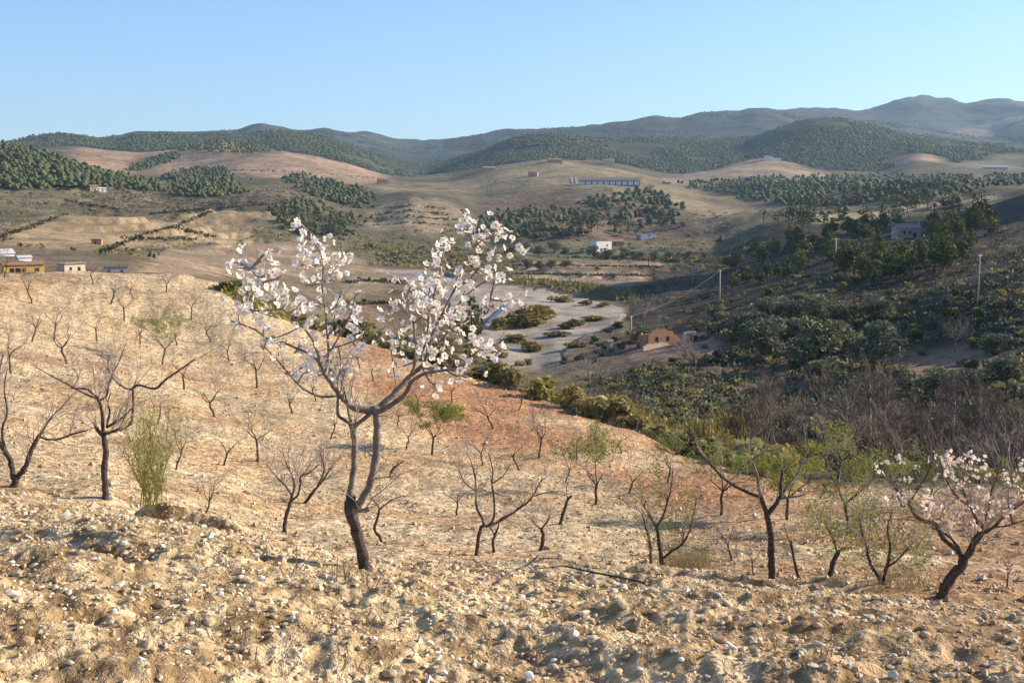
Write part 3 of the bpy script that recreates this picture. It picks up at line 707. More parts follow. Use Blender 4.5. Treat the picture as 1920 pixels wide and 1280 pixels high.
MAIN = [
 (((690,1086,22),(688,1072,20),(682,1050,17),(673,1010,16),(664,975,17),(658,950,20),(660,930,13)), (0, 0)),
 (((652,955,12),(655,930,10),(662,890,9),(665,850,8.5),(664,815,9),(660,795,11)), (0.02, 0.0)),
 (((668,948,12),(682,930,11),(695,900,10.5),(703,860,11),(706,820,11),(707,790,11),(704,764,12)), (0.0, -0.03)),
 (((668,958,6),(682,957,6),(692,954,7)), (-0.06, -0.12)),
 (((707,768,10),(728,748,9),(748,728,8),(768,705,7),(792,685,6),(803,655,5),(814,620,4.5),(836,575,4),(856,535,3.6),(872,497,3),(883,455,2.4),(874,420,2),(869,398,1.4)), (0, 0.25)),
 (((712,772,8),(735,758,7.5),(762,735,6.5),(775,712,6),(800,699,5),(835,694,4.2),(866,687,3.6),(884,668,3),(903,656,2.4),(938,662,1.5)), (0, -0.35)),
 (((765,710,5),(776,690,4.2),(778,650,3.6),(775,606,3.2),(764,588,2.4),(758,570,1.6)), (-0.02, -0.25)),
 (((775,607,2.6),(790,594,2),(798,575,1.5),(806,540,1.2)), (-0.25, -0.3)),
 (((772,700,4.5),(784,672,4),(800,640,3.2),(803,600,2.8),(812,560,2.2),(822,520,1.6),(833,465,1.2)), (0.0, 0.4)),
 (((795,680,4),(818,650,3.5),(842,618,3.2),(850,590,2.6),(866,560,2.2),(880,525,1.8),(898,505,1.4)), (0.15, 0.1)),
 (((866,560,2),(885,545,1.6),(905,530,1.2),(925,520,1)), (0.1, 0.0)),
 (((862,590,2),(895,590,1.8),(914,585,1.6),(921,550,1.3),(928,525,1)), (0.05, -0.1)),
 (((878,470,1.8),(905,450,1.5),(925,440,1.2),(930,422,1)), (0.2, 0.12)),
 (((912,448,1.2),(938,442,1),(953,434,0.8)), (0.15, 0.1)),
 (((705,766,11),(688,768,11),(665,764,10),(652,757,8),(640,745,7),(625,725,6.2),(612,706,5.6),(604,690,5)), (-0.02, -0.1)),
 (((606,692,4.6),(588,668,4),(560,654,3.6),(530,642,3.2),(500,634,2.8),(478,618,2.2),(452,608,1.8),(434,602,1.2)), (-0.1, 0.2)),
 (((634,742,3.6),(608,744,3.4),(583,737,3),(563,724,2.6),(546,706,2.2),(528,684,1.8),(508,662,1.5),(494,648,1)), (-0.05, -0.3)),
 (((604,690,4.4),(592,650,3.8),(580,628,3.4),(562,606,3),(545,592,2.6),(528,576,2.2),(512,555,1.8),(492,530,1.4),(470,505,1)), (-0.1, -0.35)),
 (((566,610,2.4),(545,622,2),(520,632,1.8),(510,632,1.3)), (-0.2, -0.3)),
 (((530,580,2),(500,582,1.8),(470,582,1.5),(458,574,1)), (-0.25, -0.1)),
 (((608,700,4.6),(616,664,4),(613,620,3.4),(610,580,3),(604,540,2.6),(606,500,2.2),(598,468,1.8),(580,448,1.4),(568,438,1)), (0.0, 0.2)),
 (((612,640,2.6),(626,600,2.2),(632,570,1.8),(640,545,1.4)), (0.1, 0.35)),
 (((606,530,1.9),(624,510,1.6),(636,492,1.3),(641,485,0.9)), (0.2, 0.3)),
 (((622,652,2.4),(640,648,2.2),(660,640,2),(690,632,1.4)), (0.1, -0.2)),
 (((616,664,2.6),(636,630,2.2),(652,600,1.6),(664,575,1.1)), (0.05, -0.15)),
 (((662,800,8),(680,787,6),(698,772,6)), (0.0, -0.04)),
 (((660,797,6),(646,787,5),(634,778,5),(633,760,4),(634,742,4)), (0.0, -0.06)),
 (((660,798,5),(654,770,4),(648,740,3.4),(640,715,2.6),(650,690,2)), (0.02, 0.2)),
 (((720,764,3),(736,742,2.6),(742,720,2.2),(738,690,1.8),(733,652,1.2)), (0.05, 0.4)),
 (((792,690,3),(806,715,2.4),(820,722,1.6)), (0.0, -0.25)),
 (((836,694,2.4),(856,705,1.8),(862,702,1.2)), (-0.25, -0.3)),
]
BLOOM = [(563,419),(567,444),(578,441),(598,464),(611,461),(576,477),(578,488),(587,491),(600,489),(564,497),(629,489),(622,503),(641,501),(456,488),(437,491),(445,502),(482,503),(507,486),(504,480),(529,516),(497,521),(507,514),(467,528),(461,541),(481,539),(511,546),(489,557),(532,541),(539,553),(603,525),(571,535),(593,539),(634,547),(673,549),(642,561),(568,564),(597,567),(457,571),
 (461,576),(436,602),(511,580),(497,608),(476,594),(570,572),(576,588),(587,591),(540,569),(622,579),(667,599),(668,616),(643,618),(620,626),(592,622),(586,629),(604,630),(489,644),(561,647),(593,654),(582,666),(595,672),(618,666),(639,674),(650,691),(626,700),(635,708),(593,694),(584,696),(545,697),(670,652),(657,661),(576,685),
 (869,395),(872,411),(876,414),(872,428),(887,419),(884,433),(895,438),(892,453),(889,472),(908,470),(931,417),(927,431),(956,433),(939,442),(820,464),(812,475),(833,455),(841,463),(822,496),(794,511),(856,497),(883,488),(881,503),(886,514),(903,505),(905,519),(928,519),(942,517),(819,517),(797,530),(828,521),(777,544),(772,553),(787,557),(808,557),(822,544),(751,527),(866,530),(858,544),(869,569),(750,571),(911,572),(933,574),(956,564),(801,569),
 (733,587),(758,622),(735,646),(786,569),(800,571),(812,588),(825,582),(819,594),(858,588),(873,599),(834,616),(830,605),(852,622),(861,629),(816,622),(789,630),(806,633),(844,649),(798,649),(811,658),(812,668),(800,674),(888,651),(916,649),(930,661),(942,652),(872,679),(861,702),(823,716),(819,722),(816,688),(759,668),(745,688),(809,580),(803,604)]
brg = np.random.default_rng(11)
bloom_pts = []
def bloom_twigs(g, B, allp):
    AP = np.vstack([p for p, r in allp]);
    for (px, py) in BLOOM:
        q = at(px, py, TY); d2 = ((AP - q) * [1, 0, 1]) ** 2; i = d2.sum(1).argmin(); a = AP[i]
        q = at(px, py, TY + np.clip(a[1] - TY, -0.5, 0.5) + brg.normal() * 0.07)
        mid_ = (a + q) / 2 + brg.normal(size=3) * 0.02
        if np.linalg.norm(a - q) > 0.02: g.tube(np.array([a, mid_, q]) - B, [0.0065, 0.0055, 0.004], 4)
        bloom_pts.append(q)
main_tree, main_limbs, main_tips = traced_thing("almond_tree", "tall forked almond tree in white blossom, the biggest tree on the near bank", "tree", mt, MAIN, np.random.default_rng(5), 95, 0.20, TY, extra=bloom_twigs)

def flower_mesh(seed, petal):
    rg = np.random.default_rng(seed); g = Geo()
    for k in range(5):
        a = k * 1.2566 + rg.normal() * 0.08; ca, sa = math.cos(a), math.sin(a); cup = rg.uniform(0.10, 0.5)
        def pt(r, s, z): return (r * ca - s * sa, r * sa + s * ca, z)
        g.add([pt(0.12, 0, 0), pt(0.58, -0.50, cup * 0.5), pt(0.98, -0.26, cup), pt(0.98, 0.26, cup + 0.05), pt(0.58, 0.50, cup * 0.45)], [[0, 1, 2, 3]], [[0, 3, 4]], 0)
    th = np.arange(6) * 1.0472
    g.add(np.vstack([np.stack([0.19 * np.cos(th), 0.19 * np.sin(th), np.full(6, 0.05)], 1), [[0, 0, 0.16]]]), None, [[i, (i + 1) % 6, 6] for i in range(6)], 1)
    g.tube([[0, 0, 0.04], [0, 0, -0.35]], [0.07, 0.05], 3, 1)
    return g
FLO = [flower_mesh(i, 'petal').mesh("blossom", [M['petal'], M['heart']]) for i in range(4)]
cam_dir = np.array([0, -1, 0.25])
def flower_rot(q):
    d = brg.normal(size=3) * 0.8 + np.array([0.25, -0.45, 0.45]); d /= np.linalg.norm(d)
    return Vector(d).to_track_quat('Z', 'Y')
extra_b = [t for t in main_tips if (at(0, 690, TY)[2] < t[2] < at(0, 440, TY)[2])]
brg.shuffle(extra_b)
fl = []
for q in bloom_pts:
    for k in range(brg.integers(3, 7)): fl.append(q + brg.normal(size=3) * np.array([0.025, 0.036, 0.025]))
for q in extra_b[:90]: fl.append(np.array(q))
for P, r_ in main_limbs:                                   # single flowers strung along the upper boughs
    for q in P[len(P) // 3:]:
        if q[2] > at(0, 670, TY)[2] and brg.random() < 0.4: fl.append(q + brg.normal(size=3) * 0.02)
fl = [q for q in fl if proj(np.array(q))[1] > 392]
brg.shuffle(fl)
lo = Geo(); n_part = 0
for i, q in enumerate(fl):
    s = brg.uniform(0.015, 0.022)
    if n_part < 298 and i % 3 != 2 or len(fl) - i < 5 and n_part < 298:
        o = link("blossom", FLO[i % 4], main_tree, q - mt, 0, s); o.rotation_mode = 'QUATERNION'; o.rotation_quaternion = flower_rot(q); n_part += 1
    else:
        f = flower_mesh(i % 7, 'petal'); rot = np.array(flower_rot(q).to_matrix())
        V = np.vstack(f.V) @ rot.T * s + (q - mt); off = lo.n
        lo.V.append(V); lo.n += len(V)
        for a, m_ in zip(f.Q, f.qm): lo.Q.append(a + off); lo.qm.append(m_)
        for a, m_ in zip(f.T, f.tm): lo.T.append(a + off); lo.tm.append(m_)
o = link("blossoms", lo.mesh("blossoms", [M['petal'], M['heart']]), main_tree); o['kind'] = 'stuff'
lg = Geo(); LT = np.array(main_tips + bloom_pts)
lg.leaves(LT[brg.integers(0, len(LT), 420)] + brg.normal(size=(420, 3)) * 0.03 - mt, 0.011, brg, 0, 0.35)
o = link("leaf_buds", lg.mesh("leaf_buds", [M['leaf_almond']]), main_tree); o['kind'] = 'stuff'

# ------------------------------------------------------------------ nearer almond trees whose limbs the photograph shows
def near_tree(label, limbs, dY, seed, twn=60, twl=0.45, group=None, bark='bark', limb='bark', tw='twig'):
    b = limbs[0][0][0]; base = place(b[0], b[1] - 3, *dY)
    if base is None: base = bearing(b[0], sum(dY) / 2)
    return traced_thing("almond_tree", label, "tree", base, limbs, np.random.default_rng(seed), int(twn * 1.1), twl, float(base[1]), group, tw, bark, limb)

near_tree("bare almond tree with a thick black trunk forking into a wide Y", [
 (((1447,1098,10),(1447,1070,9),(1446,1040,8.5),(1445,1005,8),(1440,975,7.5),(1438,962,7)), (0, 0)),
 (((1439,968,6.5),(1432,948,6),(1427,932,5)), (0, 0)),
 (((1427,932,4.5),(1405,924,4),(1380,912,3.6),(1352,892,3.2),(1335,872,2.8),(1312,850,2.3),(1284,832,1.6)), (0, 0.4)),
 (((1427,933,4.4),(1421,905,4),(1418,885,3.5),(1411,862,2.6),(1424,852,1.8),(1440,842,1.2)), (0, -0.3)),
 (((1439,966,6),(1452,948,6),(1463,930,5),(1465,905,4.2),(1467,880,3)), (0, 0.1)),
 (((1464,928,4),(1482,905,3.2),(1498,885,2.8),(1505,865,2.2),(1512,848,1.7),(1520,834,1.1)), (0.1, 0.5)),
 (((1464,934,3.5),(1478,932,3),(1496,930,2),(1512,926,1.2)), (0, -0.4)),
 (((1500,868,1.8),(1540,852,1.5),(1580,838,1.2),(1615,822,0.8)), (0.4, 0.9)),
], (14, 26), 21, 26, 0.5, bark='bark', limb='limb')
near_tree("crooked bare almond tree on a straight dark trunk beside the feathery broom", [
 (((198,938,9),(197,915,8),(196,885,8),(198,855,7.5),(197,835,7),(194,815,6.5)), (0, 0)),
 (((196,822,5),(184,806,4.5),(178,795,4)), (0, 0)),
 (((194,818,5),(193,795,4.6),(191,770,4.2),(186,752,3.8),(181,744,3)), (0, 0.1)),
 (((183,748,3),(160,738,2.4),(130,722,2),(100,706,1.4),(70,690,0.9)), (0.1, -0.5)),
 (((181,745,2.8),(165,730,2.2),(150,728,1.8),(128,728,1.2)), (0.1, 0.5)),
 (((186,750,3),(200,742,2.6),(204,722,2.4),(212,700,2),(224,676,1.6),(236,642,1)), (0.1, 0.4)),
 (((198,812,4.5),(215,808,4.5),(225,805,4)), (0, -0.1)),
 (((200,800,4),(215,792,3.4),(232,782,2.6),(246,766,1.8)), (0, -0.3)),
 (((225,806,3.4),(244,795,3),(249,770,3),(250,740,3),(249,728,3),(262,722,3),(290,729,2.8),(310,712,2.6),(330,698,2.4),(350,684,2),(366,672,1.4)), (-0.1, -0.5)),
 (((250,730,2.4),(236,728,2),(218,716,1.6),(200,690,1)), (-0.2, 0.3)),
 (((200,796,3),(206,772,2.6),(202,756,2),(208,735,1.2)), (0, 0.4)),
], (15, 24), 22, 80, 0.55)
near_tree("V-shaped bare almond tree cut by the edge of the photo above the near bank", [
 (((25,915,9),(28,903,9),(30,890,9)), (0, 0)),
 (((26,898,7),(22,870,7),(10,846,6.5),(-8,822,6),(-25,800,5)), (0, 0.2)),
 (((32,894,7),(46,878,6.5),(56,852,6),(66,828,5.5),(74,816,5)), (0, -0.1)),
 (((74,818,3.6),(92,824,3.2),(112,822,3),(138,813,2.6),(165,806,1.6)), (-0.1, -0.4)),
 (((74,818,3.4),(84,800,2.6),(98,780,2),(118,760,1.4),(140,735,0.9)), (-0.1, 0.4)),
 (((10,846,4),(4,810,3),(14,770,2.4),(8,730,1.8),(14,690,1.2)), (0.1, 0.5)),
 (((-8,822,4),(-20,770,3),(-8,720,2),(6,665,1.2)), (0.1, -0.3)),
], (14, 22), 23, 60, 0.6)
near_tree("slender leaning bare almond tree left of the blossoming trunk", [
 (((533,1003,5.5),(534,985,5),(537,965,4.8),(544,945,4.5),(548,928,4)), (0, 0)),
 (((547,932,3.4),(552,912,3),(549,895,2.4),(540,875,1.6),(530,850,1)), (0, 0.3)),
 (((546,938,3.2),(558,928,2.8),(563,908,2.6),(564,892,2.2),(580,886,1.8),(598,870,1.2)), (0, -0.3)),
 (((548,930,2.4),(535,910,2),(515,890,1.5),(500,870,1)), (0, 0.5)),
], (20, 40), 24, 46, 0.7)
near_tree("short bare almond tree leaning right, just behind the slender one left of the blossoms", [
 (((572,946,4.5),(578,934,4.2),(590,918,4)), (0, 0)),
 (((588,920,3.6),(602,905,3),(612,890,2.4),(625,870,1.5)), (0, 0.3)),
 (((596,910,2.6),(608,880,2),(600,850,1.2)), (0, -0.4)),
], (24, 50), 25, 30, 0.7, tw='twig_grey')
near_tree("wide bare almond tree with three spreading arms and a thin bent trunk, mid slope", [
 (((893,1044,5),(894,1030,4.8),(898,1005,4.5),(902,988,4.2),(910,984,4)), (0, 0)),
 (((908,985,3.6),(903,970,3.2),(894,952,3),(892,920,2.6),(890,890,2.2),(882,860,1.4)), (0, 0.4)),
 (((909,985,3.4),(916,985,3.2),(926,968,3),(926,930,2.6),(922,905,2.4),(924,880,1.6),(916,850,1)), (0, -0.2)),
 (((912,985,3.6),(930,980,3.2),(955,965,3),(980,948,2.8),(998,932,2.4),(1008,912,1.8),(1018,896,1.2)), (0, 0.6)),
 (((1000,930,1.8),(1022,924,1.5),(1045,922,1)), (0.5, 0.7)),
 (((925,905,1.9),(945,890,1.6),(958,868,1)), (-0.2, 0.2)),
 (((893,920,1.8),(872,905,1.4),(860,880,1)), (0.3, 0.1)),
], (18, 36), 26, 70, 0.6)
near_tree("thin bare almond tree beside the three-armed one, half hidden by its arching branch", [
 (((927,1038,4),(925,1020,3.6),(927,1005,3.2),(934,988,2.6)), (0, 0)), (((934,990,2),(936,975,1.6),(948,965,1)), (0, 0.2)), (((927,1006,2),(922,992,1.8),(913,984,1.4)), (0, -0.2))], (18, 40), 27, 16, 0.5)
near_tree("small bent almond trunk with two short arms behind the fallen branch", [
 (((1012,1035,5),(1017,1020,5),(1018,1000,4.5),(1015,990,4)), (0, 0)), (((1015,992,2.6),(1005,984,2),(996,972,1.2)), (0, 0.2)), (((1016,990,2.6),(1026,978,2),(1032,964,1.2)), (0, -0.2))], (16, 36), 28, 18, 0.5)
near_tree("leaning dead almond stick without branches, mid slope right of the three-armed tree", [
 (((1049,985,4.5),(1054,970,4.2),(1060,950,4),(1064,936,3.6),(1073,929,3)), (0, 0)), (((1064,936,1.6),(1062,915,1),(1066,900,0.6)), (0, 0.1))], (24, 60), 29, 6, 0.3)
near_tree("grey-green leafing almond tree with several stems beside the pale straw tuft", [
 (((1241,1078,7),(1241,1055,6.5),(1238,1030,5),(1234,1000,4.5),(1231,985,4)), (0, 0)),
 (((1231,988,3.2),(1220,970,2.8),(1210,952,2.2),(1204,940,1.5)), (0, 0.3)),
 (((1232,986,3),(1242,968,2.6),(1250,945,2.2),(1258,915,1.6),(1262,880,1)), (0, -0.3)),
 (((1221,1066,4.5),(1220,1045,4),(1219,1020,3.4),(1212,990,2.6),(1204,965,1.6)), (0.3, 0.5)),
 (((1246,1045,3.4),(1260,1032,3.2),(1276,1022,3),(1290,1002,2.4),(1298,975,1.8),(1306,935,1.2)), (0, -0.5)),
], (16, 34), 30, 70, 0.6, tw='twig_grey')
near_tree("curved black almond trunk under lime green leaves, behind the black forked tree", [
 (((1556,1082,7),(1561,1060,6.5),(1566,1045,6),(1572,1034,5.5)), (0, 0)), (((1570,1036,4),(1580,1028,3.4),(1596,1026,2.6)), (0, 0.2)), (((1570,1036,3),(1562,1010,2.4),(1548,985,1.6)), (0, 0.4))], (16, 30), 31, 24, 0.5)
near_tree("two-stemmed almond tree opening from one foot, thinly green, left of the pink blossoms", [
 (((1656,1098,6),(1654,1090,6),(1650,1085,5.5)), (0, 0)),
 (((1653,1090,5),(1640,1072,4.5),(1630,1050,4),(1624,1025,3.4),(1618,1005,2.5),(1610,970,1.6)), (0, 0.3)),
 (((1656,1088,4.6),(1662,1065,4.2),(1667,1045,4),(1669,1020,3),(1664,990,2),(1672,960,1.2)), (0, -0.2)),
 (((1664,1062,3),(1680,1052,2.6),(1692,1040,2),(1705,1025,1.2)), (0, -0.5)),
], (15, 30), 32, 50, 0.6)
near_tree("young leaning almond stem beside a white slab", [
 (((1500,1088,4.5),(1494,1072,4),(1488,1045,3),(1483,1012,2)), (0, 0)), (((1488,1045,1.8),(1480,1015,1.3),(1470,985,0.8)), (0, 0.2))], (14, 24), 33, 10, 0.4)
near_tree("crooked thin almond tree rooted in the near bank's far side, right of the blossoming trunk", [
 (((716,1022,4),(712,1005,4),(702,992,3.6),(708,970,3.2),(712,952,3)), (0, 0)), (((712,954,2.4),(730,940,2),(745,932,1.5),(770,928,0.9)), (0, 0.3)), (((712,954,2),(704,942,1.6),(694,934,1)), (0, -0.2))], (14, 40), 34, 14, 0.5)
near_tree("thin bent dead almond stick above the near bank, right of the white-blossom trunk", [
 (((731,898,3),(733,884,3),(742,874,2.6),(756,864,1.6)), (0, 0)), (((742,874,1.2),(750,862,0.8)), (0, 0.1))], (20, 70), 35, 3, 0.3)
pk, pk_limbs, pk_tips = near_tree("low spreading almond tree with pale pink blossom and a curved black trunk", [
 (((1766,1122,15),(1770,1105,13),(1778,1090,13),(1792,1072,12),(1805,1058,12),(1808,1044,11)), (0, 0)),
 (((1806,1050,8),(1798,1034,7.5),(1788,1025,6.5),(1768,1008,6),(1756,985,5.5),(1735,976,5),(1718,968,4.4),(1704,945,3.6),(1688,925,2.6),(1672,905,1.6)), (0, 0.5)),
 (((1808,1050,9),(1820,1030,9),(1832,1008,8.5),(1840,996,7)), (0, -0.1)),
 (((1838,1000,5),(1832,975,4.5),(1822,955,3.6),(1812,935,2.6),(1800,900,1.5)), (-0.1, 0.5)),
 (((1838,1002,4.5),(1862,988,4),(1885,966,3.2),(1912,946,2.4),(1940,925,1.5)), (-0.1, -0.5)),
 (((1800,1030,4),(1786,1012,3.4),(1768,998,2.6),(1745,988,1.6)), (0, -0.4)),
 (((1838,998,4),(1852,960,3),(1858,925,2.4),(1868,895,1.6),(1874,868,0.9)), (0, 0.2)),
 (((1704,945,2.6),(1722,915,2),(1740,885,1.6),(1752,850,1)), (0.4, 0.1)),
 (((1822,955,2.6),(1790,925,2),(1770,890,1.5),(1762,860,1)), (0.3, -0.2)),
 (((1862,988,2.6),(1890,985,2),(1920,975,1.5),(1950,970,1)), (-0.2, -0.4)),
], (14, 28), 36, 120, 0.6, tw='twig_grey')
pb = np.array(pk['label'] and pk.location); prg = np.random.default_rng(8); cl = Geo()
T_ = np.array(pk_tips); T_ = T_[(T_[:, 2] > pb[2] + 0.9) & (proj(T_)[1] > 845)]
for q in T_[prg.permutation(len(T_))[:150]]:
    cl.leaves(q - pb + prg.normal(size=(5, 3)) * 0.03, 0.028, prg, 0, 0.9)
o = link("blossoms", cl.mesh("blossoms", [M['petal_pink']]), pk); o['kind'] = 'stuff'

def green_on(px0, px1, py0, py1, n, Y, leaf, root, size=0.03):
    """leaf sprays in an uneven cloud between two rows and columns of the photograph, at depth Y"""
    g = Geo(); b = np.array(root.location); rg = np.random.default_rng(int(px0))
    for k in range(max(6, n // 45)):
        u, v = rg.uniform(-1, 1), rg.uniform(-1, 1)
        if u * u + v * v > 1.1: continue
        c = at((px0 + px1) / 2 + u * (px1 - px0) / 2, (py0 + py1) / 2 + v * (py1 - py0) / 2, Y + rg.normal() * 0.4)
        dr = rg.normal(size=3) * 0.12 + [0, 0, 0.25]
        tt = rg.uniform(-1, 1, 45)
        g.leaves(c + tt[:, None] * dr + rg.normal(size=(45, 3)) * 0.06 - b, size, rg, 0, 0.3)
    return link("foliage", g.mesh("foliage", [M[leaf]]), root)

def where(px):
    """what stands in front of this column of the photo, for labels of things seen behind or below it"""
    for lim, t in ((300, "the crooked bare tree"), (470, "the long left boughs"), (640, "the blossoming tree's left boughs"), (800, "the blossoming tree's fork"), (960, "the blossoming tree's right boughs"),
                   (1110, "the three-armed bare tree"), (1250, "the pale straw tuft"), (1370, "the black forked tree's long left limb"), (1500, "the black forked tree"), (1620, "the lime green trees"), (1740, "the pink blossoms' left edge")):
        if px < lim: return t
    return "the pink-blossomed tree"
things = [o for o in sc.objects if o.get('category') == 'tree']
def by_label(s): return next(o for o in things if s in o['label'])
for s, box, n, leaf in (("grey-green leafing", (1190, 1300, 870, 1010), 1500, 'leaf_almond'), ("lime green leaves, behind", (1510, 1650, 890, 1035), 2600, 'leaf_lime'),
                        ("two-stemmed", (1600, 1740, 930, 1065), 1900, 'leaf_almond')):
    o = by_label(s); green_on(*box, n, float(o.location.y), leaf, o)

# ------------------------------------------------------------------ the other almond trees of the orchard: column, row of the foot, height in photo pixels
ORCH = [
 (60,568,62,0,"forked bare almond tree on the slope in front of the yellow house"),
 (175,532,48,0,"bare almond tree on the field's crest, nearest the grey box-shaped house"),
 (208,570,58,0,"bare almond tree leaning slightly on the upper slope, below the crest"),
 (233,602,62,0,"wide low almond tree in a hollow of the upper slope"),
 (263,645,56,0,"single straight almond trunk on an orange patch of the upper slope"),
 (312,548,52,0,"thin bare almond tree left of the bush's long shadow"),
 (359,600,54,0,"very thin bare almond tree in the middle of the upper slope"),
 (395,641,58,0,"bare almond tree near the slope's far rim, above the leaning pair"),
 (429,677,58,0,"small forked almond tree left of the longest blossoming bough"),
 (101,638,75,0,"pale-trunked almond tree on the sunlit stony rise near the photo's edge"),
 (125,682,95,0,"bushy-twigged almond tree bending left on the stony rise"),
 (140,725,60,0,"straight dark almond trunk above the crooked tree"),
 (8,520,50,0,"bare almond tree at the crest beside the yellow house's white wall"),
 (304,684,85,1,"almond tree with fresh green leaves on the upper slope"),
 (345,730,80,0,"almond tree with a bent trunk under the crooked tree's long bough"),
 (482,727,85,0,"round-topped almond tree on a straight trunk, left of the blossoming tree"),
 (402,782,92,0,"flat-topped almond tree standing alone, mid slope"),
 (548,775,78,0,"V-trunked almond tree just left of the blossoming tree's fork"),
 (620,823,68,0,"little forked almond tree between the blossoming tree's stems and the slope"),
 (484,865,105,0,"almond tree with a sinuous black trunk, mid slope"),
 (675,690,50,0,"tiny forked almond tree behind the blossoms on the field's far rim"),
 (785,772,62,0,"leaning almond tree on red soil right of the blossoming fork"),
 (847,753,60,0,"small upright almond tree on red soil near the far rim"),
 (924,804,85,0,"almond tree with a dense round crown on the red soil"),
 (973,770,50,0,"slim almond tree against the scrub at the field's rim"),
 (810,852,92,2,"bright green almond tree on a short trunk, mid slope"),
 (973,882,82,0,"Y-shaped almond tree with a whitish crown, mid slope"),
 (1010,858,92,0,"leaning almond tree on the red soil's lower edge"),
 (856,966,85,0,"thin almond tree left of the three-armed tree"),
 (1117,945,130,1,"tall greenish almond tree on a bent trunk, red slope"),
 (383,975,85,0,"whip-thin young almond tree behind the near bank's dark trench"),
 (1475,974,120,2,"lime green round almond tree behind the black forked tree"),
 (1537,936,66,0,"small bare almond tree beside the dark green one"),
 (1352,965,125,1,"pale grey-green almond tree left of the black forked tree"),
 (1252,905,85,1,"olive-green almond tree on the red soil's edge by the thicket"),
 (1372,1050,95,0,"almond tree with an S-shaped trunk left of the black forked trunk"),
 (1412,1075,60,0,"stub of an almond tree beside the black forked trunk"),
 (1592,1000,165,1,"dark green upright almond tree behind the lime leaves"),
 (1735,960,90,1,"green almond tree behind the pink blossoms"),
 (1888,1100,62,0,"small dark forked almond tree under the pink blossoms near the edge"),
 (1690,950,80,0,"bare almond tree between the dark green one and the pink blossoms"),
 (1900,985,90,1,"greenish almond tree near the thicket beyond the pink blossoms"),
 (700,715,52,0,"thin bare almond tree behind the blossoming tree's right boughs"),
 (575,700,55,0,"bare almond tree hidden among the blossoming tree's left boughs"),
 (60,640,66,0,"dense-twigged almond tree above the V-shaped tree"),
 (20,700,80,0,"grey almond tree behind the V-shaped tree"),
 (250,560,46,0,"small bare almond tree below the dark hedge on the crest"),
 (1180,925,90,0,"bare almond tree beside the tall greenish one"),
 (450,612,48,0,"small bare almond tree on the upper slope under the leftmost blossom twigs"),
 (522,668,50,0,"small bare almond tree under the lowest left blossoming bough"),
 (332,648,48,0,"little bare almond tree just above the green-leaved one"),
 (182,640,58,0,"bare almond tree between the orange patch and the stony rise"),
 (205,700,64,0,"bare almond tree directly above the crooked tree's top"),
 (296,796,74,0,"bare almond tree between the broom and the crooked tree's long bough"),
 (592,752,58,0,"small almond tree left of the blossoming fork, above the sinuous one"),
 (762,842,66,0,"bare almond tree just left of the bright green one"),
 (905,872,70,0,"bare almond tree above the three-armed tree's crown"),
 (1082,862,66,0,"bare almond tree right of the leaning one on red soil"),
 (745,800,55,0,"small almond tree on the red soil's left end"),
 (420,872,84,0,"bare almond tree left of the sinuous one, mid slope"),
 (330,880,84,0,"bare almond tree right behind the broom"),
 (1165,850,58,0,"small bare almond tree on red soil below the cane clumps"),
 (1060,905,70,0,"small bare almond tree between the leaning stick and the red soil"),
]
for i, (px, py, hp, kind, lab) in enumerate(ORCH):
    b = place(px, py, 13, 125)
    if b is None: b = bearing(px, 60)
    d = math.hypot(b[0], b[1]); h = hp * d / F * 1.05
    pool = (ALM if hp > 78 else ALM_S, ALM_G, ALM_L)[kind]
    almond(b, h, lab, pool, i * 5 + 1, rng.uniform(0, 6.28), None, rng.normal() * 4, 1.15 if kind == 2 else 1.0)

# ------------------------------------------------------------------ scattering helpers
SLOPE = (ZG - EYE[2]) / RG
CM = np.maximum.accumulate(SLOPE, axis=0)
PXV, PYV = proj(np.stack([XG, YG, ZG], -1))
VIS = (SLOPE >= CM - 1e-6) & FRONT & (PXV > -40) & (PXV < 1960)
AREA = np.zeros_like(RG); AREA[:-1, :-1] = np.abs(PYV[:-1, :-1] - PYV[1:, :-1]) * np.abs(PXV[:-1, 1:] - PXV[:-1, :-1])
AREA[~VIS] = 0; AREA = np.clip(AREA, 0, 200)

def scatter(poly, n, dmin, dmax, rg, extra=None, world=0.0):
    """n points of visible land inside an outline; world=1 spreads them evenly over the land itself"""
    m = VIS & (RG > dmin) & (RG < dmax)
    if poly is not None: m &= in_poly(PXV, PYV, poly)
    if extra is not None: m &= extra
    ii = np.nonzero(m.ravel())[0]
    if not len(ii): return np.zeros((0, 3))
    wt = AREA.ravel()[ii] * (RG.ravel()[ii] ** (2 * world)) + 1e-9; wt /= wt.sum()
    k = rg.choice(ii, n, p=wt); i = k // NA; j = k % NA
    i2 = np.minimum(i + 1, NR - 1); j2 = np.minimum(j + 1, NA - 1)
    r = RR[i] + (RR[i2] - RR[i]) * rg.uniform(0, 1, n); a = AZ[j] + (AZ[j2] - AZ[j]) * rg.uniform(0, 1, n)
    x, y = r * np.sin(a), r * np.cos(a)
    return np.stack([x, y, ground_z(x, y)], -1)

srg = np.random.default_rng(77)
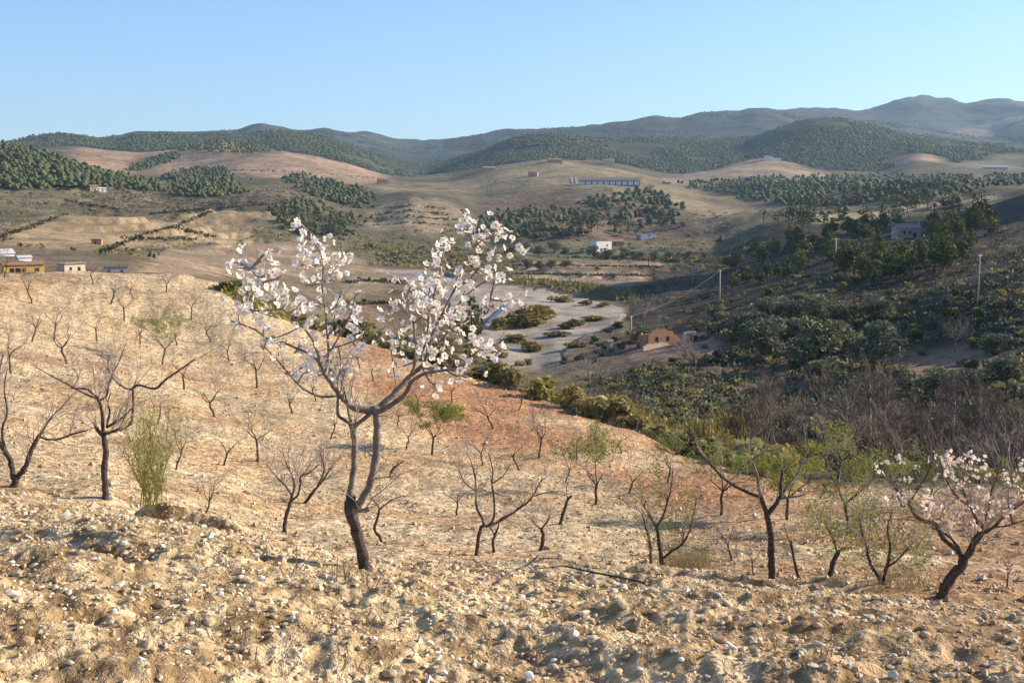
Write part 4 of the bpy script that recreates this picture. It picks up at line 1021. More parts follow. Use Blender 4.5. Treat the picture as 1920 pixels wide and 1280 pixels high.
# ------------------------------------------------------------------ pines
pines = []
def pines_in(poly, n, dmin, dmax, h0, h1, label, group, dark=False):
    for p in scatter(poly, n, dmin, dmax, srg):
        pines.append((p, srg.uniform(h0, h1), label, group))
pines_in([(0,268),(70,285),(150,312),(225,330),(310,345),(320,362),(200,354),(60,356),(0,356)], 300, 850, 1500, 5, 9, "pine on the wooded knoll at the photo's edge", "pines on the left wooded knoll")
pines_in([(305,335),(350,318),(430,318),(445,365),(390,374),(340,368)], 150, 900, 1900, 6, 9, "pine in the dark copse below the brown fields", "pines of the copse below the brown fields")
pines_in([(528,336),(560,326),(640,350),(705,366),(670,392),(560,362)], 140, 900, 1700, 6, 9, "pine in the dark diagonal belt above the furrowed knoll", "pines of the diagonal belt")
pines_in([(500,398),(560,380),(640,386),(665,408),(640,455),(540,440)], 75, 600, 1050, 6, 10, "pine on the low hill behind the highest left blossoms", "pines behind the left blossoms")
pines_in([(235,322),(300,295),(328,284),(328,300),(262,320)], 70, 1400, 2400, 6, 9, "pine of the dark hedge crossing the brown hillside", "pines of the hillside hedge")
pines_in([(880,420),(930,398),(1000,384),(1055,392),(1062,450),(890,452)], 60, 700, 1200, 6, 9, "pine on the dusky slope behind the tallest blossom twig", "pines behind the tallest blossoms")
pines_in([(1060,405),(1120,372),(1220,362),(1300,402),(1250,440),(1060,445)], 95, 700, 1250, 7, 11, "pine on the brown slope above the white farmhouse", "pines above the white farmhouse")
pines_in([(1380,352),(1560,336),(1620,342),(1500,384),(1400,376)], 90, 900, 1900, 7, 10, "pine in the gully left of the dark mounds", "pines of the gully")
pines_in([(1480,384),(1620,352),(1760,344),(1810,366),(1680,390),(1500,396)], 80, 650, 1400, 7, 10, "pine on the dark mounds below the far yellow field", "pines on the dark mounds")
pines_in([(1415,408),(1480,392),(1560,384),(1700,390),(1840,372),(1870,440),(1760,472),(1560,446),(1440,432)], 85, 420, 850, 6, 10, "pine on the ridge around the pink farmhouse", "pines around the pink farmhouse")
pines_in([(1420,480),(1600,446),(1820,446),(1810,500),(1650,545),(1520,506)], 60, 200, 560, 5, 9, "sunlit pine on the shaded slope below the pink farmhouse", "pines below the pink farmhouse")
pines_in([(1340,480),(1440,430),(1600,440),(1560,520),(1400,560),(1340,540)], 22, 260, 620, 5, 9, "dark pine on the shaded slope left of the mid-slope pole", "pines left of the mid-slope pole")
for (px, py, hp) in ((1085,445,55),(1067,446,34),(1437,530,50),(1462,520,30),(1690,522,48),(1742,500,58),(1770,505,52),(1640,500,40),(1500,505,34),(1820,470,40),(1560,470,36),(1432,418,26),(1480,414,40),(1500,416,44),(1385,470,24),(1410,488,30),(1350,455,18)):
    p = place(px, py, 150); 
    if p is not None: pines.append((p, hp * math.hypot(p[0], p[1]) / F, "pine standing clear of others on the valley side", "pines standing clear on the valley side"))
pines = [t for t in pines if not (1660 < float(proj(t[0])[0]) < 1745 and 438 < float(proj(t[0])[1]) < 500)]   # none stand before the pink farmhouse
for g_ in sorted({t[3] for t in pines}):                     # say which part of its copse a pine stands in
    mem = [n for n, t in enumerate(pines) if t[3] == g_]; xs = np.array([float(proj(pines[n][0])[0]) for n in mem]); q1, q2 = np.quantile(xs, [0.33, 0.67]); hm__ = np.median([pines[n][1] for n in mem])
    for n, x_ in zip(mem, xs):
        p_, h_p, lb, gr = pines[n]; sd_ = "left part" if x_ < q1 else "middle part" if x_ < q2 else "right part"; sz = "tall " if h_p > hm__ else "small "
        pines[n] = (p_, h_p, sz + lb.replace("taller ", "") + ", " + sd_, gr + ", " + sz + sd_)
pines.sort(key=lambda t: -t[1] / math.hypot(t[0][0], t[0][1]))
protoset = {}
wood = Geo()
def blob(g, p, h, wd, rg, m=0):
    k = 5; th = np.arange(k) * 2 * math.pi / k + rg.uniform(0, 1.2)
    r1 = wd * rg.uniform(0.7, 1.15, k); r2 = wd * rg.uniform(0.55, 0.9, k); z1 = h * rg.uniform(0.15, 0.4, k); z2 = h * rg.uniform(0.6, 0.88, k)
    V = np.vstack([np.stack([p[0] + r1 * np.cos(th), p[1] + r1 * np.sin(th), p[2] + z1], 1), np.stack([p[0] + r2 * np.cos(th + .6), p[1] + r2 * np.sin(th + .6), p[2] + z2], 1),
                   [[p[0] + rg.normal() * wd * 0.2, p[1], p[2] + h]]])
    i = np.arange(k); j = (i + 1) % k
    g.add(V, None, np.vstack([np.stack([i, j, k + i], 1), np.stack([j, k + j, k + i], 1), np.stack([k + i, k + j, np.full(k, 2 * k)], 1)]), m)
for i, (p, h, lab, grp) in enumerate(pines):
    d = math.hypot(p[0], p[1])
    if i < 285:
        pool = PINE_F if d > 620 else (PINE if i % 3 else PINE_T)
        plant("pine_tree", "tree", lab, pool, i, p, h, h * srg.uniform(0.9, 1.3), grp)
    else:
        for q in range(3): blob(wood, p + np.array([srg.normal() * 7, srg.normal() * 7, -0.5]), h * 0.5, h * 0.36, srg)
        for q in range(2): blob(wood, p + np.array([srg.normal() * 0.6, srg.normal() * 0.6, q * h * 0.25]), h * (0.62 - 0.05 * q), h * (0.34 - 0.05 * q), srg)
tag(link("pine_wood", wood.mesh("pine_wood", [M['leaf_pine_far']])), "smaller pines filling the copses on the middle hills", kind='stuff')

# pine forest of the far hills and the ridges behind them: too many and too small to count
g = Geo(); frg = np.random.default_rng(5)
green = (C[..., 0] < 0.09)
for p in scatter(None, 16000, 2250, 3800, frg, green & (fbm(XG, YG, 190, 71, 3) > -0.35), 0.15):
    blob(g, p, frg.uniform(2.5, 5.5), frg.uniform(1.8, 4.2), frg)
for p in scatter([(330,275),(400,262),(480,262),(560,270),(640,300),(560,284),(450,290),(330,284)], 500, 1800, 3300, frg): blob(g, p, frg.uniform(4, 7), frg.uniform(2, 3.4), frg)
for p in scatter(None, 1500, 3850, 5000, frg, fbm(XG, YG, 320, 72, 3) > 0.1, 0.0): blob(g, p, frg.uniform(3, 5), frg.uniform(3, 5), frg)
for p in scatter([(1240,345),(1560,330),(1920,330),(1920,370),(1700,352),(1400,372)], 900, 1000, 2300, frg): blob(g, p, frg.uniform(3, 6), frg.uniform(1.6, 3), frg)
tag(link("forest", g.mesh("forest", [M['leaf_pine_far']])), "pine forest covering the far hills", kind='stuff')

# ------------------------------------------------------------------ low scrub over the valley sides (uncountable)
g = Geo(); h_ = Geo(); o_ = Geo()
def tuft(gg, p, s, rg, n=7):
    c = p + rg.normal(size=(n, 3)) * np.array([0.40, 0.40, 0.16]) * s + [0, 0, 0.24 * s]
    gg.leaves(c, (0.36 if n < 12 else 0.19) * s, rg, 0, 0.7)
for p in scatter([(0,340),(560,340),(760,420),(900,420),(1000,370),(1400,400),(1400,520),(1000,500),(700,500),(500,500),(0,480)], 2200, 420, 1300, srg, C[..., 0] < 0.28): tuft(g if srg.random() < .6 else h_, p, srg.uniform(0.8, 2.2), srg)
for p in scatter([(640,440),(870,430),(980,470),(960,520),(720,500)], 700, 400, 800, srg): tuft(g if srg.random() < .7 else h_, p, srg.uniform(1.2, 2.6), srg)
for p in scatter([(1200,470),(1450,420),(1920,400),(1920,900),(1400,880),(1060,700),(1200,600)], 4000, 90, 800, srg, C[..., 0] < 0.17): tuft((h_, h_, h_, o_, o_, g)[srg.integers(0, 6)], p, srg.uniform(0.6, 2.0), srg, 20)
for p in scatter([(420,540),(640,560),(880,560),(900,680),(1300,840),(1300,880),(900,730),(640,640),(430,570)], 900, 100, 420, srg): tuft(g, p, srg.uniform(0.5, 1.4), srg, 16)
def hedge(line, n, s0, s1, jit, dmin=300, dmax=2000):
    ln = np.array(line, float); seg = np.linalg.norm(np.diff(ln, axis=0), axis=1); cs = np.concatenate([[0], np.cumsum(seg)])
    for t in srg.uniform(0, cs[-1], n):
        px = np.interp(t, cs, ln[:, 0]) + srg.normal() * jit; py = np.interp(t, cs, ln[:, 1]) + srg.normal() * jit * 0.5
        p = place(px, py, dmin, dmax)
        if p is not None: tuft(h_, p, srg.uniform(s0, s1), srg)
for ln, n in (([(0,446),(60,425),(125,402)],110),([(190,474),(270,440),(330,424),(398,397)],170),([(325,426),(402,446)],50),([(230,448),(385,449)],60),([(120,376),(222,393)],70),([(280,402),(400,391),(560,379)],150),
              ([(400,319),(560,323),(720,336)],90),([(715,392),(770,386),(835,394)],60),([(705,402),(770,396),(850,404)],60),([(700,412),(770,406),(862,414)],60),([(700,423),(770,417),(862,424)],50),([(650,530),(700,527),(760,532)],60),([(640,572),(760,568)],50)): hedge(ln, n, 1.0, 2.4, 2.0)
for ln, n in (([(970,497),(1245,501)],190),([(960,514),(1225,517)],190),([(980,531),(1205,548)],120),([(1040,482),(1350,492)],160)): hedge(ln, n, 0.7, 1.6, 1.0)
for p in scatter([(150,362),(260,352),(400,358),(560,352),(600,372),(520,390),(330,403),(160,390)], 900, 600, 1400, srg): tuft(h_, p, srg.uniform(0.8, 1.8), srg)
tag(link("scrub", g.mesh("scrub", [M['leaf_scrub']])), "low olive-green scrub over the valley sides", kind='stuff')
tag(link("scrub", o_.mesh("grey_scrub", [M['leaf_olive']])), "low grey-green scrub on the shaded valley side", kind='stuff')
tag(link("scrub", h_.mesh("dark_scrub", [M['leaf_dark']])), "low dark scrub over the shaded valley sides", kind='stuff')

# ------------------------------------------------------------------ shrubs one can tell apart
def shrub(p, s, leaf, lab, grp=None, k=0, wd=None):
    return plant("shrub", "shrub", lab, BUSH[leaf], k, p, s, wd or s * srg.uniform(1.0, 1.5), grp, ("stem", "foliage"))
k = 0
for px in np.linspace(440, 1480, 88):
    px = px + srg.normal() * 8; az = math.atan((px - 960) / F / CP); e = float(np.interp(az, AZ, EDGE))
    d = e + srg.choice([0.3, 2.5, 5.0, 8.5]) + srg.uniform(-0.4, 1.2); p = bearing(px, d)
    dk = srg.random() > .90; sw = (not dk) and srg.random() < 0.45; s = srg.uniform(1.5, 3.1) * (0.7 if px < 640 else 1.0)
    shrub(p, s, 'leaf_dark' if dk else 'leaf_strawy' if sw else 'leaf_scrub', ("dark" if dk else "straw-coloured" if sw else "yellow-green") + (" large" if s > 2.2 else " small") + " bush on the field's lower rim, beyond " + where(px), "rim bushes beyond " + where(px), k); k += 1
for p in scatter([(1050,650),(1100,625),(1180,606),(1185,640),(1140,680),(1050,690)], 20, 220, 400, srg): shrub(p, srg.uniform(1.5, 3.0), 'leaf_dark', "dark bush on the steep river bank left of the red tank", "dark bushes on the bank by the red tank", k); k += 1
for p in scatter([(1295,625),(1360,612),(1420,640),(1380,690),(1300,690)], 20, 180, 400, srg): shrub(p, srg.uniform(1.5, 3.0), 'leaf_dark' if srg.random() < .6 else 'leaf_olive', "bush around the orange-walled house", "bushes around the orange-walled house", k); k += 1
for p in scatter([(820,640),(850,600),(925,628),(960,672),(1010,688),(900,690)], 14, 200, 330, srg): shrub(p, srg.uniform(2.0, 3.8), 'leaf_scrub' if srg.random() < .6 else 'leaf_strawy', "bush at the riverbed's near edge behind the low right bough", "bushes at the riverbed's near edge", k); k += 1
b = bearing(434, 107); shrub(b, 1.9, 'leaf_scrub', "broad bush on the crest casting a long shadow across the pale soil", None, 1, 3.2)
b = bearing(963, float(np.interp(0.0, AZ, EDGE)) + 9); shrub(b, 3.0, 'leaf_olive', "bright bush poking highest from the belt near the riverbed", None, 2, 2.6)
for p in scatter([(560,600),(700,572),(860,566),(900,640),(900,700),(700,655),(600,615)], 58, 118, 330, srg):
    shrub(p, srg.uniform(1.5, 3.2), 'leaf_scrub' if srg.random() < .7 else 'leaf_olive', "bush on the bank between the blossoming tree and the riverbed", "bushes on the near river bank", k); k += 1
for p in scatter([(1290,570),(1450,500),(1640,520),(1920,560),(1920,720),(1700,665),(1400,610)], 85, 160, 420, srg):
    shrub(p, srg.uniform(1.6, 3.4), ('leaf_dark', 'leaf_scrub', 'leaf_olive')[k % 3], ("dark", "yellow-green", "grey-green")[k % 3] + " bush on the shaded slope above " + where(float(proj(p)[0])), ("dark", "yellow-green", "grey-green")[k % 3] + " slope bushes above " + where(float(proj(p)[0])), k); k += 1
RB = [(988,612,56,112,"largest rusty bush on the dry riverbed"),(935,616,26,56,"rusty bush at the riverbed's left, touching the largest one"),(1062,617,22,56,"low rusty bush alone in mid riverbed"),(1002,657,26,62,"rusty bush nearest the camera on the riverbed"),
      (1052,566,14,46,"small bush on the riverbed's far side, left of two others"),(1096,572,13,32,"small round bush at the riverbed's far bend, middle of three"),(1040,630,14,60,"flat rusty bush patch between the two mid-river bushes"),(965,640,16,70,"flat rusty bush patch left of the nearest river bush"),(1110,600,12,60,"flat rusty bush patch by the riverbed's right edge"),(1075,650,14,56,"flat rusty bush patch near the riverbed's lower right edge"),(1010,582,12,70,"flat rusty bush patch behind the largest river bush"),(1128,576,11,30,"small round bush at the riverbed's far bend, rightmost of three")]
for i, (px, py, hp, wp, lab) in enumerate(RB):
    p = place(px, py, 250); d = math.hypot(p[0], p[1]); shrub(p, hp * d / F * 1.5, 'leaf_rust', lab, None, i, wp * d / F * 1.15)
# feathery broom by the crooked tree
p = place(282, 948, 11, 40); d = math.hypot(p[0], p[1]); b0 = link("broom_bush", None, None, p); tag(b0, "tall feathery green broom bush beside the crooked bare almond tree", "shrub")
g = Geo(); st = Geo(); rg = np.random.default_rng(3)
for i in range(18):
    a = rg.uniform(0, 6.28); sp = rg.uniform(0.1, 0.5); ln = d / F * rg.uniform(95, 165)
    P, _ = curve_pts(rg.normal(size=3) * [0.06, 0.06, 0], (math.cos(a) * sp, math.sin(a) * sp, 1), ln, rg, 6, 0.08, 0.05)
    st.tube(P, np.linspace(0.006, 0.0015, len(P)), 3)
    for q in P[1:]:
        for z in range(5):
            tip, _ = curve_pts(q, rg.normal(size=3) * 0.5 + [0, 0, 0.9], rg.uniform(0.12, 0.3), rg, 2, 0.1); g.leaves(tip[1:] + rg.normal(size=(2, 3)) * 0.02, 0.03, rg, 0, 0.12, 0.0); st.tube(tip, [0.002, 0.0015, 0.001], 3)
link("stem", st.mesh("stem", [M['leaf_broom']]), b0); link("foliage", g.mesh("foliage", [M['leaf_broom']]), b0)

# ------------------------------------------------------------------ olives and bare trees of the valley
OL = [(1430,668,75,90),(1540,676,84,95),(1642,694,86,90),(1490,604,46,70),(1530,606,55,60),(1578,614,50,60),(1470,642,46,60),(1440,592,38,50),(1392,622,36,40),(1545,715,45,80),(1690,742,52,70),(1762,735,48,70),(1822,735,44,60),(1893,716,48,70),(1588,655,50,55),(1208,642,34,36),(1862,664,40,50),(1340,600,30,40),(1640,600,40,70)]
for i, (px, py, hp, wp) in enumerate(OL):
    p = place(px, py, 120, 450)
    if p is None: continue
    d = math.hypot(p[0], p[1])
    lab = {0: "olive tree left of the two biggest silvery olives, above the striped terraces", 1: "broad silvery olive tree, middle of three in a row above the thicket", 2: "round silvery olive tree with a shaded foot, rightmost of three in a row", 15: "small olive tree beside the orange-walled ruin by the river", 16: "small olive-like tree right of the round leafless tree"}.get(i, "silvery olive tree in the shaded grove, above " + where(px))
    plant("olive_tree", "tree", lab, OLIVE, i, p, hp * d / F * 1.15, wp * d / F * 1.3, "grove olives above " + where(px) if "in the shaded grove" in lab else None)
TO = [(1112,482,24),(1142,486,22),(1175,484,20),(1197,486,18),(1227,487,18),(1256,485,16),(1287,485,16),(1322,484,14),(990,503,18),(1012,503,16),(1034,503,17),(1060,502,17),(960,476,20),(985,474,22),(1010,480,20),(1040,472,26),(1060,478,16),(1200,505,9),(1120,508,9),(1090,520,9),(1150,520,9)]
for i, (px, py, hp) in enumerate(TO):
    p = place(px, py, 400, 900)
    if p is None: continue
    d = math.hypot(p[0], p[1]); plant("olive_tree", "tree", "small olive tree on the terraces in front of the white farmhouse", OLIVE, i, p, hp * d / F * 1.1, hp * d / F * 1.5, "olives on the farmhouse terraces")
p = place(885, 652, 180, 330); p = bearing(885, 262) if p is None else p; d = math.hypot(p[0], p[1])
plant("pine_tree", "tree", "bright green pine beside the riverbed, behind the blossoming tree's right boughs", PINE, 1, p, 100 * d / F, 78 * d / F)
BT = [(1790,662,68,76,"round leafless tree standing alone on the shaded terrace"),(1208,612,56,74,"brown leafless tree behind the orange-walled ruin"),(1300,704,72,120,"wide leafless thicket tree in front of the orange-walled ruin"),(1102,742,80,120,"wide leafless tree at the riverbed's near end"),(1245,640,40,46,"leafless bush-like tree against the orange wall")]
for i, (px, py, hp, wp, lab) in enumerate(BT):
    p = place(px, py, 110, 420); 
    if p is None: p = bearing(px, 190)
    d = math.hypot(p[0], p[1]); plant("bare_tree", "tree", lab, BARE, i, p, hp * d / F * 1.15, wp * d / F, None)
trg = np.random.default_rng(31)
for i in range(56):
    px = trg.uniform(1070, 1940) if i % 3 else trg.uniform(1480, 1940); az = math.atan((px - 960) / F / CP); e = float(np.interp(az, AZ, EDGE))
    d = e + trg.uniform(16, 78); p = bearing(px, d); h = trg.uniform(3.2, 6.2) * (0.7 if px < 1400 else 1.0)
    plant("bare_tree", "tree", ("tall" if h > 5 else "low") + " leafless tree of the gully thicket, above " + where(px), THICK if i % 4 else BARE, i, p, h, h * trg.uniform(0.9, 1.3), "leafless trees of the gully thicket above " + where(px))
    if i % 5 < 2:
        p = bearing(px + trg.uniform(-60, 60), d - trg.uniform(2, 10)); leaf = ('leaf_dark', 'leaf_scrub', 'leaf_olive')[trg.integers(0, 3)]
        shrub(p, trg.uniform(1.6, 3.0), leaf, {'leaf_dark': "dark green", 'leaf_scrub': "yellow-green", 'leaf_olive': "grey-green"}[leaf] + " bush among the leafless thicket above " + where(px), "bushes in the gully thicket above " + where(px), i)
for px, hp, d0, lab in ((1640,185,112,"tall pale-stemmed poplar rising left from the gully thicket"),(1668,170,114,"tall pale-stemmed poplar leaning right, the middle one of the gully"),(1790,175,108,"tall pale-stemmed poplar in the gully below the round leafless tree"),(1848,160,106,"pale-stemmed poplar near the photo's edge in the gully"),(1440,150,112,"pale forked poplar at the gully thicket's left end"),(1540,150,120,"thin reddish poplar between the olives and the gully")):
    p = bearing(px, d0); h = hp * d0 / F * 1.1; plant("poplar_tree", "tree", lab, POPLAR, int(px), p, h, h * 0.8)

def reed_mesh(seed, n=260):
    rg = np.random.default_rng(seed); g = Geo(); V = []
    for i in range(n):
        x, y = rg.normal(size=2) * 0.22; lx, ly = rg.normal(size=2) * 0.10; hh = rg.uniform(0.55, 1.0); w_ = rg.uniform(0.008, 0.02); a = rg.uniform(0, 3.14)
        c, s = math.cos(a) * w_, math.sin(a) * w_
        g.add([[x - c, y - s, 0], [x + c, y + s, 0], [x + lx + c * .5, y + ly + s * .5, hh], [x + lx - c * .5, y + ly - s * .5, hh]], [[0, 1, 2, 3]])
        if i % 2: g.leaves(np.array([[x + lx, y + ly, hh]]) + rg.normal(size=(2, 3)) * 0.03, 0.05, rg, 0, 0.3, 0.5)
    return g.mesh("reed_clump", [M['reed']])
REED = [reed_mesh(i) for i in range(3)]
for i, px in enumerate((1148,1160,1178,1196,1214,1236,1262,1290,1318,1345,1372)):
    az = math.atan((px - 960) / F / CP); d = float(np.interp(az, AZ, EDGE)) + trg.uniform(22, 45); p = bearing(px, d); h = trg.uniform(2.6, 4.6)
    tag(link("reed_clump", REED[i % 3], None, p, trg.uniform(0, 6), (h * 0.8, h * 0.8, h)), ("tall " if h > 3.6 else "short ") + "yellow cane clump in the gully thicket, above " + where(px), "reeds", ("tall" if h > 3.6 else "short") + " cane clumps above " + where(px))
g = Geo()
for p in scatter([(930,520),(1020,528),(1100,536),(1190,556),(1190,572),(1100,556),(1000,540),(930,534)], 420, 380, 640, trg):
    for q in range(3): g.leaves(p + trg.normal(size=(1, 3)) * [0.8, 0.8, 0.2] + [0, 0, 1.0], 1.3, trg, 0, 0.22, 1.2)
tag(link("reeds", g.mesh("reeds", [M['reed']])), "band of dry canes along the riverbed's far bank", kind='stuff')

# ------------------------------------------------------------------ buildings
def house(name, label, px, py, wpx, hpx, wall, roofm, roof='gable', depth=0.7, yaw=0.0, wins=((0.25, .5), (0.7, .5)), door=0.48, d=None, dmin=150, cat="house", group=None, rise=0.45):
    p = bearing(px, d) if d else place(px, py, dmin)
    if p is None: return None
    dd = math.hypot(p[0], p[1]); W = wpx * dd / F; H_ = hpx * dd / F; D = W * depth
    rz = -math.atan2(p[0], p[1]) + R(yaw)
    p = p + np.array([0, 0, 0.0])
    o = link(name, None, None, p, rz); tag(o, label, cat, group)
    g = Geo(); g.box((0, 0, H_ / 2 - 0.75), (W / 2, D / 2, H_ / 2 + 0.75))
    if roof == 'gable':
        rs = D * rise * 0.5
        g.add([[-W / 2, -D / 2, H_], [-W / 2, D / 2, H_], [-W / 2, 0, H_ + rs], [W / 2, -D / 2, H_], [W / 2, D / 2, H_], [W / 2, 0, H_ + rs]], None, [[0, 2, 1], [3, 4, 5]])
    link("wall", g.mesh("wall", [M[wall]]), o)
    g = Geo(); ov = 0.3; t = 0.18
    if roof == 'gable':
        rs = D * rise * 0.5
        for s in (-1, 1):
            a = np.array([0, 0, H_ + rs + 0.02]); b_ = np.array([0, s * (D / 2 + ov), H_ - ov * rise + 0.02])
            V = [];
            for x in (-W / 2 - ov, W / 2 + ov):
                for q in (a, b_):
                    V += [[x, q[1], q[2]], [x, q[1], q[2] + t]]
            g.add(V, [[0, 1, 3, 2], [4, 6, 7, 5], [1, 5, 7, 3], [0, 2, 6, 4], [2, 3, 7, 6], [0, 4, 5, 1]])
    else:
        g.box((0, 0, H_ + t * 0.6), (W / 2 + (0.0 if roof == 'flat' else ov) - 0.02, D / 2 + 0.1, t * 0.6 - 0.01))
        if roof == 'flat': g.box((0, -D / 2 + 0.02, H_ + 0.3), (W / 2 + 0.03, 0.12, 0.3))
    link("roof", g.mesh("roof", [M[roofm]]), o)
    for u, v in wins:
        g = Geo(); ww = min(0.5, W * 0.05); g.box(((u - 0.5) * W, -D / 2 - 0.02, H_ * v + 0.2), (ww, 0.05, min(0.6, H_ * 0.17)), m=0)
        g.box(((u - 0.5) * W, -D / 2 - 0.08, H_ * v + 0.2 - min(0.62, H_ * 0.18)), (ww + 0.1, 0.08, 0.06), m=1)
        link("window", g.mesh("window", [M['dark'], M[wall]]), o)
    if door is not None:
        g = Geo(); hh = min(2.1, H_ * 0.75); g.box(((door - 0.5) * W, -D / 2 - 0.03, hh / 2), (min(0.5, W * 0.06), 0.05, hh / 2)); link("door", g.mesh("door", [M['dark']]), o)
    return o
house("farmhouse", "yellow farmhouse with a clay roof behind the field's crest", 50, 514, 66, 21, 'yellow', 'tile', 'gable', 0.35, 10, ((0.2, .5), (0.5, .5), (0.82, .5)), 0.35, d=288, rise=0.25)
house("outbuilding", "pale flat-roofed outbuilding behind bushes, right of the yellow farmhouse", 140, 512, 40, 17, 'cream', 'tile_old', 'flat', 0.6, 30, ((0.3, .5),), 0.7, d=286)
house("shed", "grey box-shaped shed half sunk behind the crest", 222, 512, 40, 12, 'greywall', 'tile_old', 'flat', 0.6, 4, ((0.75, .4),), 0.2, d=290)
house("greenhouse", "long low white-roofed greenhouse above the yellow farmhouse", 6, 480, 44, 4, 'white', 'sheet', 'gable', 0.6, 18, ((0.6, .4),), None, d=385, rise=0.5)
house("greenhouse", "small white-roofed shelter above the yellow farmhouse", 52, 487, 22, 6, 'white', 'sheet', 'gable', 0.6, 18, (), None, d=360, rise=0.4)
house("hut", "dark brown hut at the foot of the pale left field", 182, 458, 17, 7, 'orange', 'tile_old', 'flat', 0.7, -10, (), 0.4, dmin=400)
house("ruin", "low roofless-looking pale ruin on the left pinkish field", 292, 474, 34, 5, 'cream', 'tile_old', 'flat', 0.3, 5, ((0.8, .4),), 0.2, dmin=300)
house("farmhouse", "cream farmhouse under the wooded knoll at the left", 176, 358, 14, 8, 'cream', 'tile', 'gable', 0.7, 10, ((0.3, .5),), 0.6, dmin=600)
house("outbuilding", "white annex beside the cream farmhouse under the wooded knoll", 192, 359, 12, 5, 'white', 'sheet', 'gable', 0.7, 10, (), 0.5, dmin=600)
house("farmhouse", "pink farmhouse at the left end of the yellow plateau", 718, 345, 19, 8, 'pinkwall', 'tile', 'gable', 0.7, 12, ((0.3, .5), (0.7, .5)), None, dmin=900)
house("farmhouse", "long pink farmhouse before the dark forested hill's foot", 916, 321, 24, 6, 'pinkwall', 'tile', 'gable', 0.5, 15, ((0.3, .5), (0.7, .5)), None, dmin=900)
house("farmhouse", "small pink farmhouse in the middle of the yellow plateau", 1000, 331, 17, 7, 'pinkwall', 'tile', 'gable', 0.7, -10, ((0.3, .5),), None, dmin=900)
house("farmhouse", "orange-roofed row house on the plateau's upper edge", 1040, 305, 28, 5, 'orange', 'tile', 'gable', 0.4, 5, ((0.2, .5), (0.5, .5), (0.8, .5)), None, dmin=900)
house("farmhouse", "cream red-roofed house on the knoll above the long shed", 1141, 309, 20, 8, 'cream', 'tile', 'gable', 0.6, 8, ((0.25, .5), (0.5, .5), (0.75, .5)), None, dmin=900)
house("farmhouse", "white house on the grey-brown hill right of the centre", 1440, 300, 12, 7, 'white', 'sheet', 'flat', 0.8, 10, ((0.4, .5),), None, dmin=900)
house("outbuilding", "low white annex beside the white hill house", 1455, 301, 16, 4, 'white', 'sheet', 'flat', 0.6, 10, (), None, dmin=900)
house("shed", "pale long sheds among scrub at the right, below the highest mountain", 1866, 318, 40, 4, 'cream', 'sheet', 'gable', 0.3, 4, ((0.5, .4),), None, dmin=900)
house("farmhouse", "bright white flat-roofed farmhouse in mid valley", 1126, 471, 36, 19, 'white', 'tile_old', 'flat', 0.6, 38, ((0.7, .55),), 0.3, dmin=500)
house("outbuilding", "low orange outbuilding right behind the white farmhouse", 1150, 464, 30, 9, 'orange', 'tile', 'gable', 0.6, 20, ((0.4, .5),), None, d=790)
house("outbuilding", "long white wall-like building on the track right of the white farmhouse", 1216, 447, 28, 8, 'white', 'sheet', 'flat', 0.3, 24, ((0.5, .5),), None, dmin=600)
house("shed", "grey shed at the left end of the long white building", 1198, 449, 11, 9, 'greywall', 'tile_old', 'gable', 0.8, -10, (), 0.5, dmin=600)
p = place(1240, 648, 220); s = 1.3 * math.hypot(p[0], p[1]) / F; o = link("ruined_house", None, None, p, -math.atan2(p[0], p[1]) + R(30)); tag(o, "roofless orange-walled ruin with broken wall tops above the river bank", "house")
def broken_wall(x0, y0, x1, y1, hs, mat, name):
    n = len(hs) * 3; t = np.linspace(0, 1, n); hh = np.interp(t, np.linspace(0, 1, len(hs)), hs) * s + srg.normal(size=n) * 0.12
    X = (x0 + (x1 - x0) * t) * s; Y = (y0 + (y1 - y0) * t) * s; dx, dy = (x1 - x0), (y1 - y0); ln = math.hypot(dx, dy); nx, ny = -dy / ln * 0.22, dx / ln * 0.22
    V = []
    for i in range(n): V += [[X[i] - nx, Y[i] - ny, -1.2], [X[i] + nx, Y[i] + ny, -1.2], [X[i] + nx, Y[i] + ny, hh[i]], [X[i] - nx, Y[i] - ny, hh[i]]]
    Q = [[0, 1, 2, 3], [4 * n - 4, 4 * n - 1, 4 * n - 2, 4 * n - 3]]
    for i in range(n - 1):
        a = 4 * i
        for k_ in range(4): Q.append([a + k_, a + 4 + k_, a + 4 + (k_ + 1) % 4, a + (k_ + 1) % 4])
    g = Geo(); g.add(V, Q); link(name, g.mesh(name, [M[mat]]), o)
broken_wall(-22, 0, 30, 0, (16, 22, 25, 24, 26, 20, 21, 13, 8), 'orange', "wall"); broken_wall(-22, 0.6, -22, 26, (16, 19, 14, 18, 12), 'orange', "wall")
broken_wall(-21, 26, 30, 26, (12, 15, 13, 10, 11, 7), 'pinkwall', "wall"); broken_wall(30, 0.6, 30, 25, (8, 12, 9, 7), 'orange', "wall"); broken_wall(-40, -18, 8, -12, (4, 6, 5, 7, 6, 3), 'cream', "garden_wall")
for x_ in (-8, 10):
    g = Geo(); g.box((x_ * s, -0.23, 10 * s), (2.2 * s, 0.03, 3.2 * s)); link("window", g.mesh("window", [M['dark']]), o)
for i_, (px, py, h_b) in enumerate(((1203, 650, 2.4), (1262, 678, 1.8), (1302, 668, 1.8))):
    q_ = place(px, py, 180)
    if q_ is not None: shrub(q_, h_b, 'leaf_olive' if i_ != 1 else 'leaf_dark', ("grey-green bush hiding the ruin's near corner", "dark bush in front of the orange ruin's middle", "grey-green bush before the orange ruin's low end")[i_], None, i_)
house("outbuilding", "low cream hut just right of the orange-walled house", 1293, 634, 20, 9, 'cream', 'sheet', 'flat', 0.6, 28, (), 0.5, dmin=220)
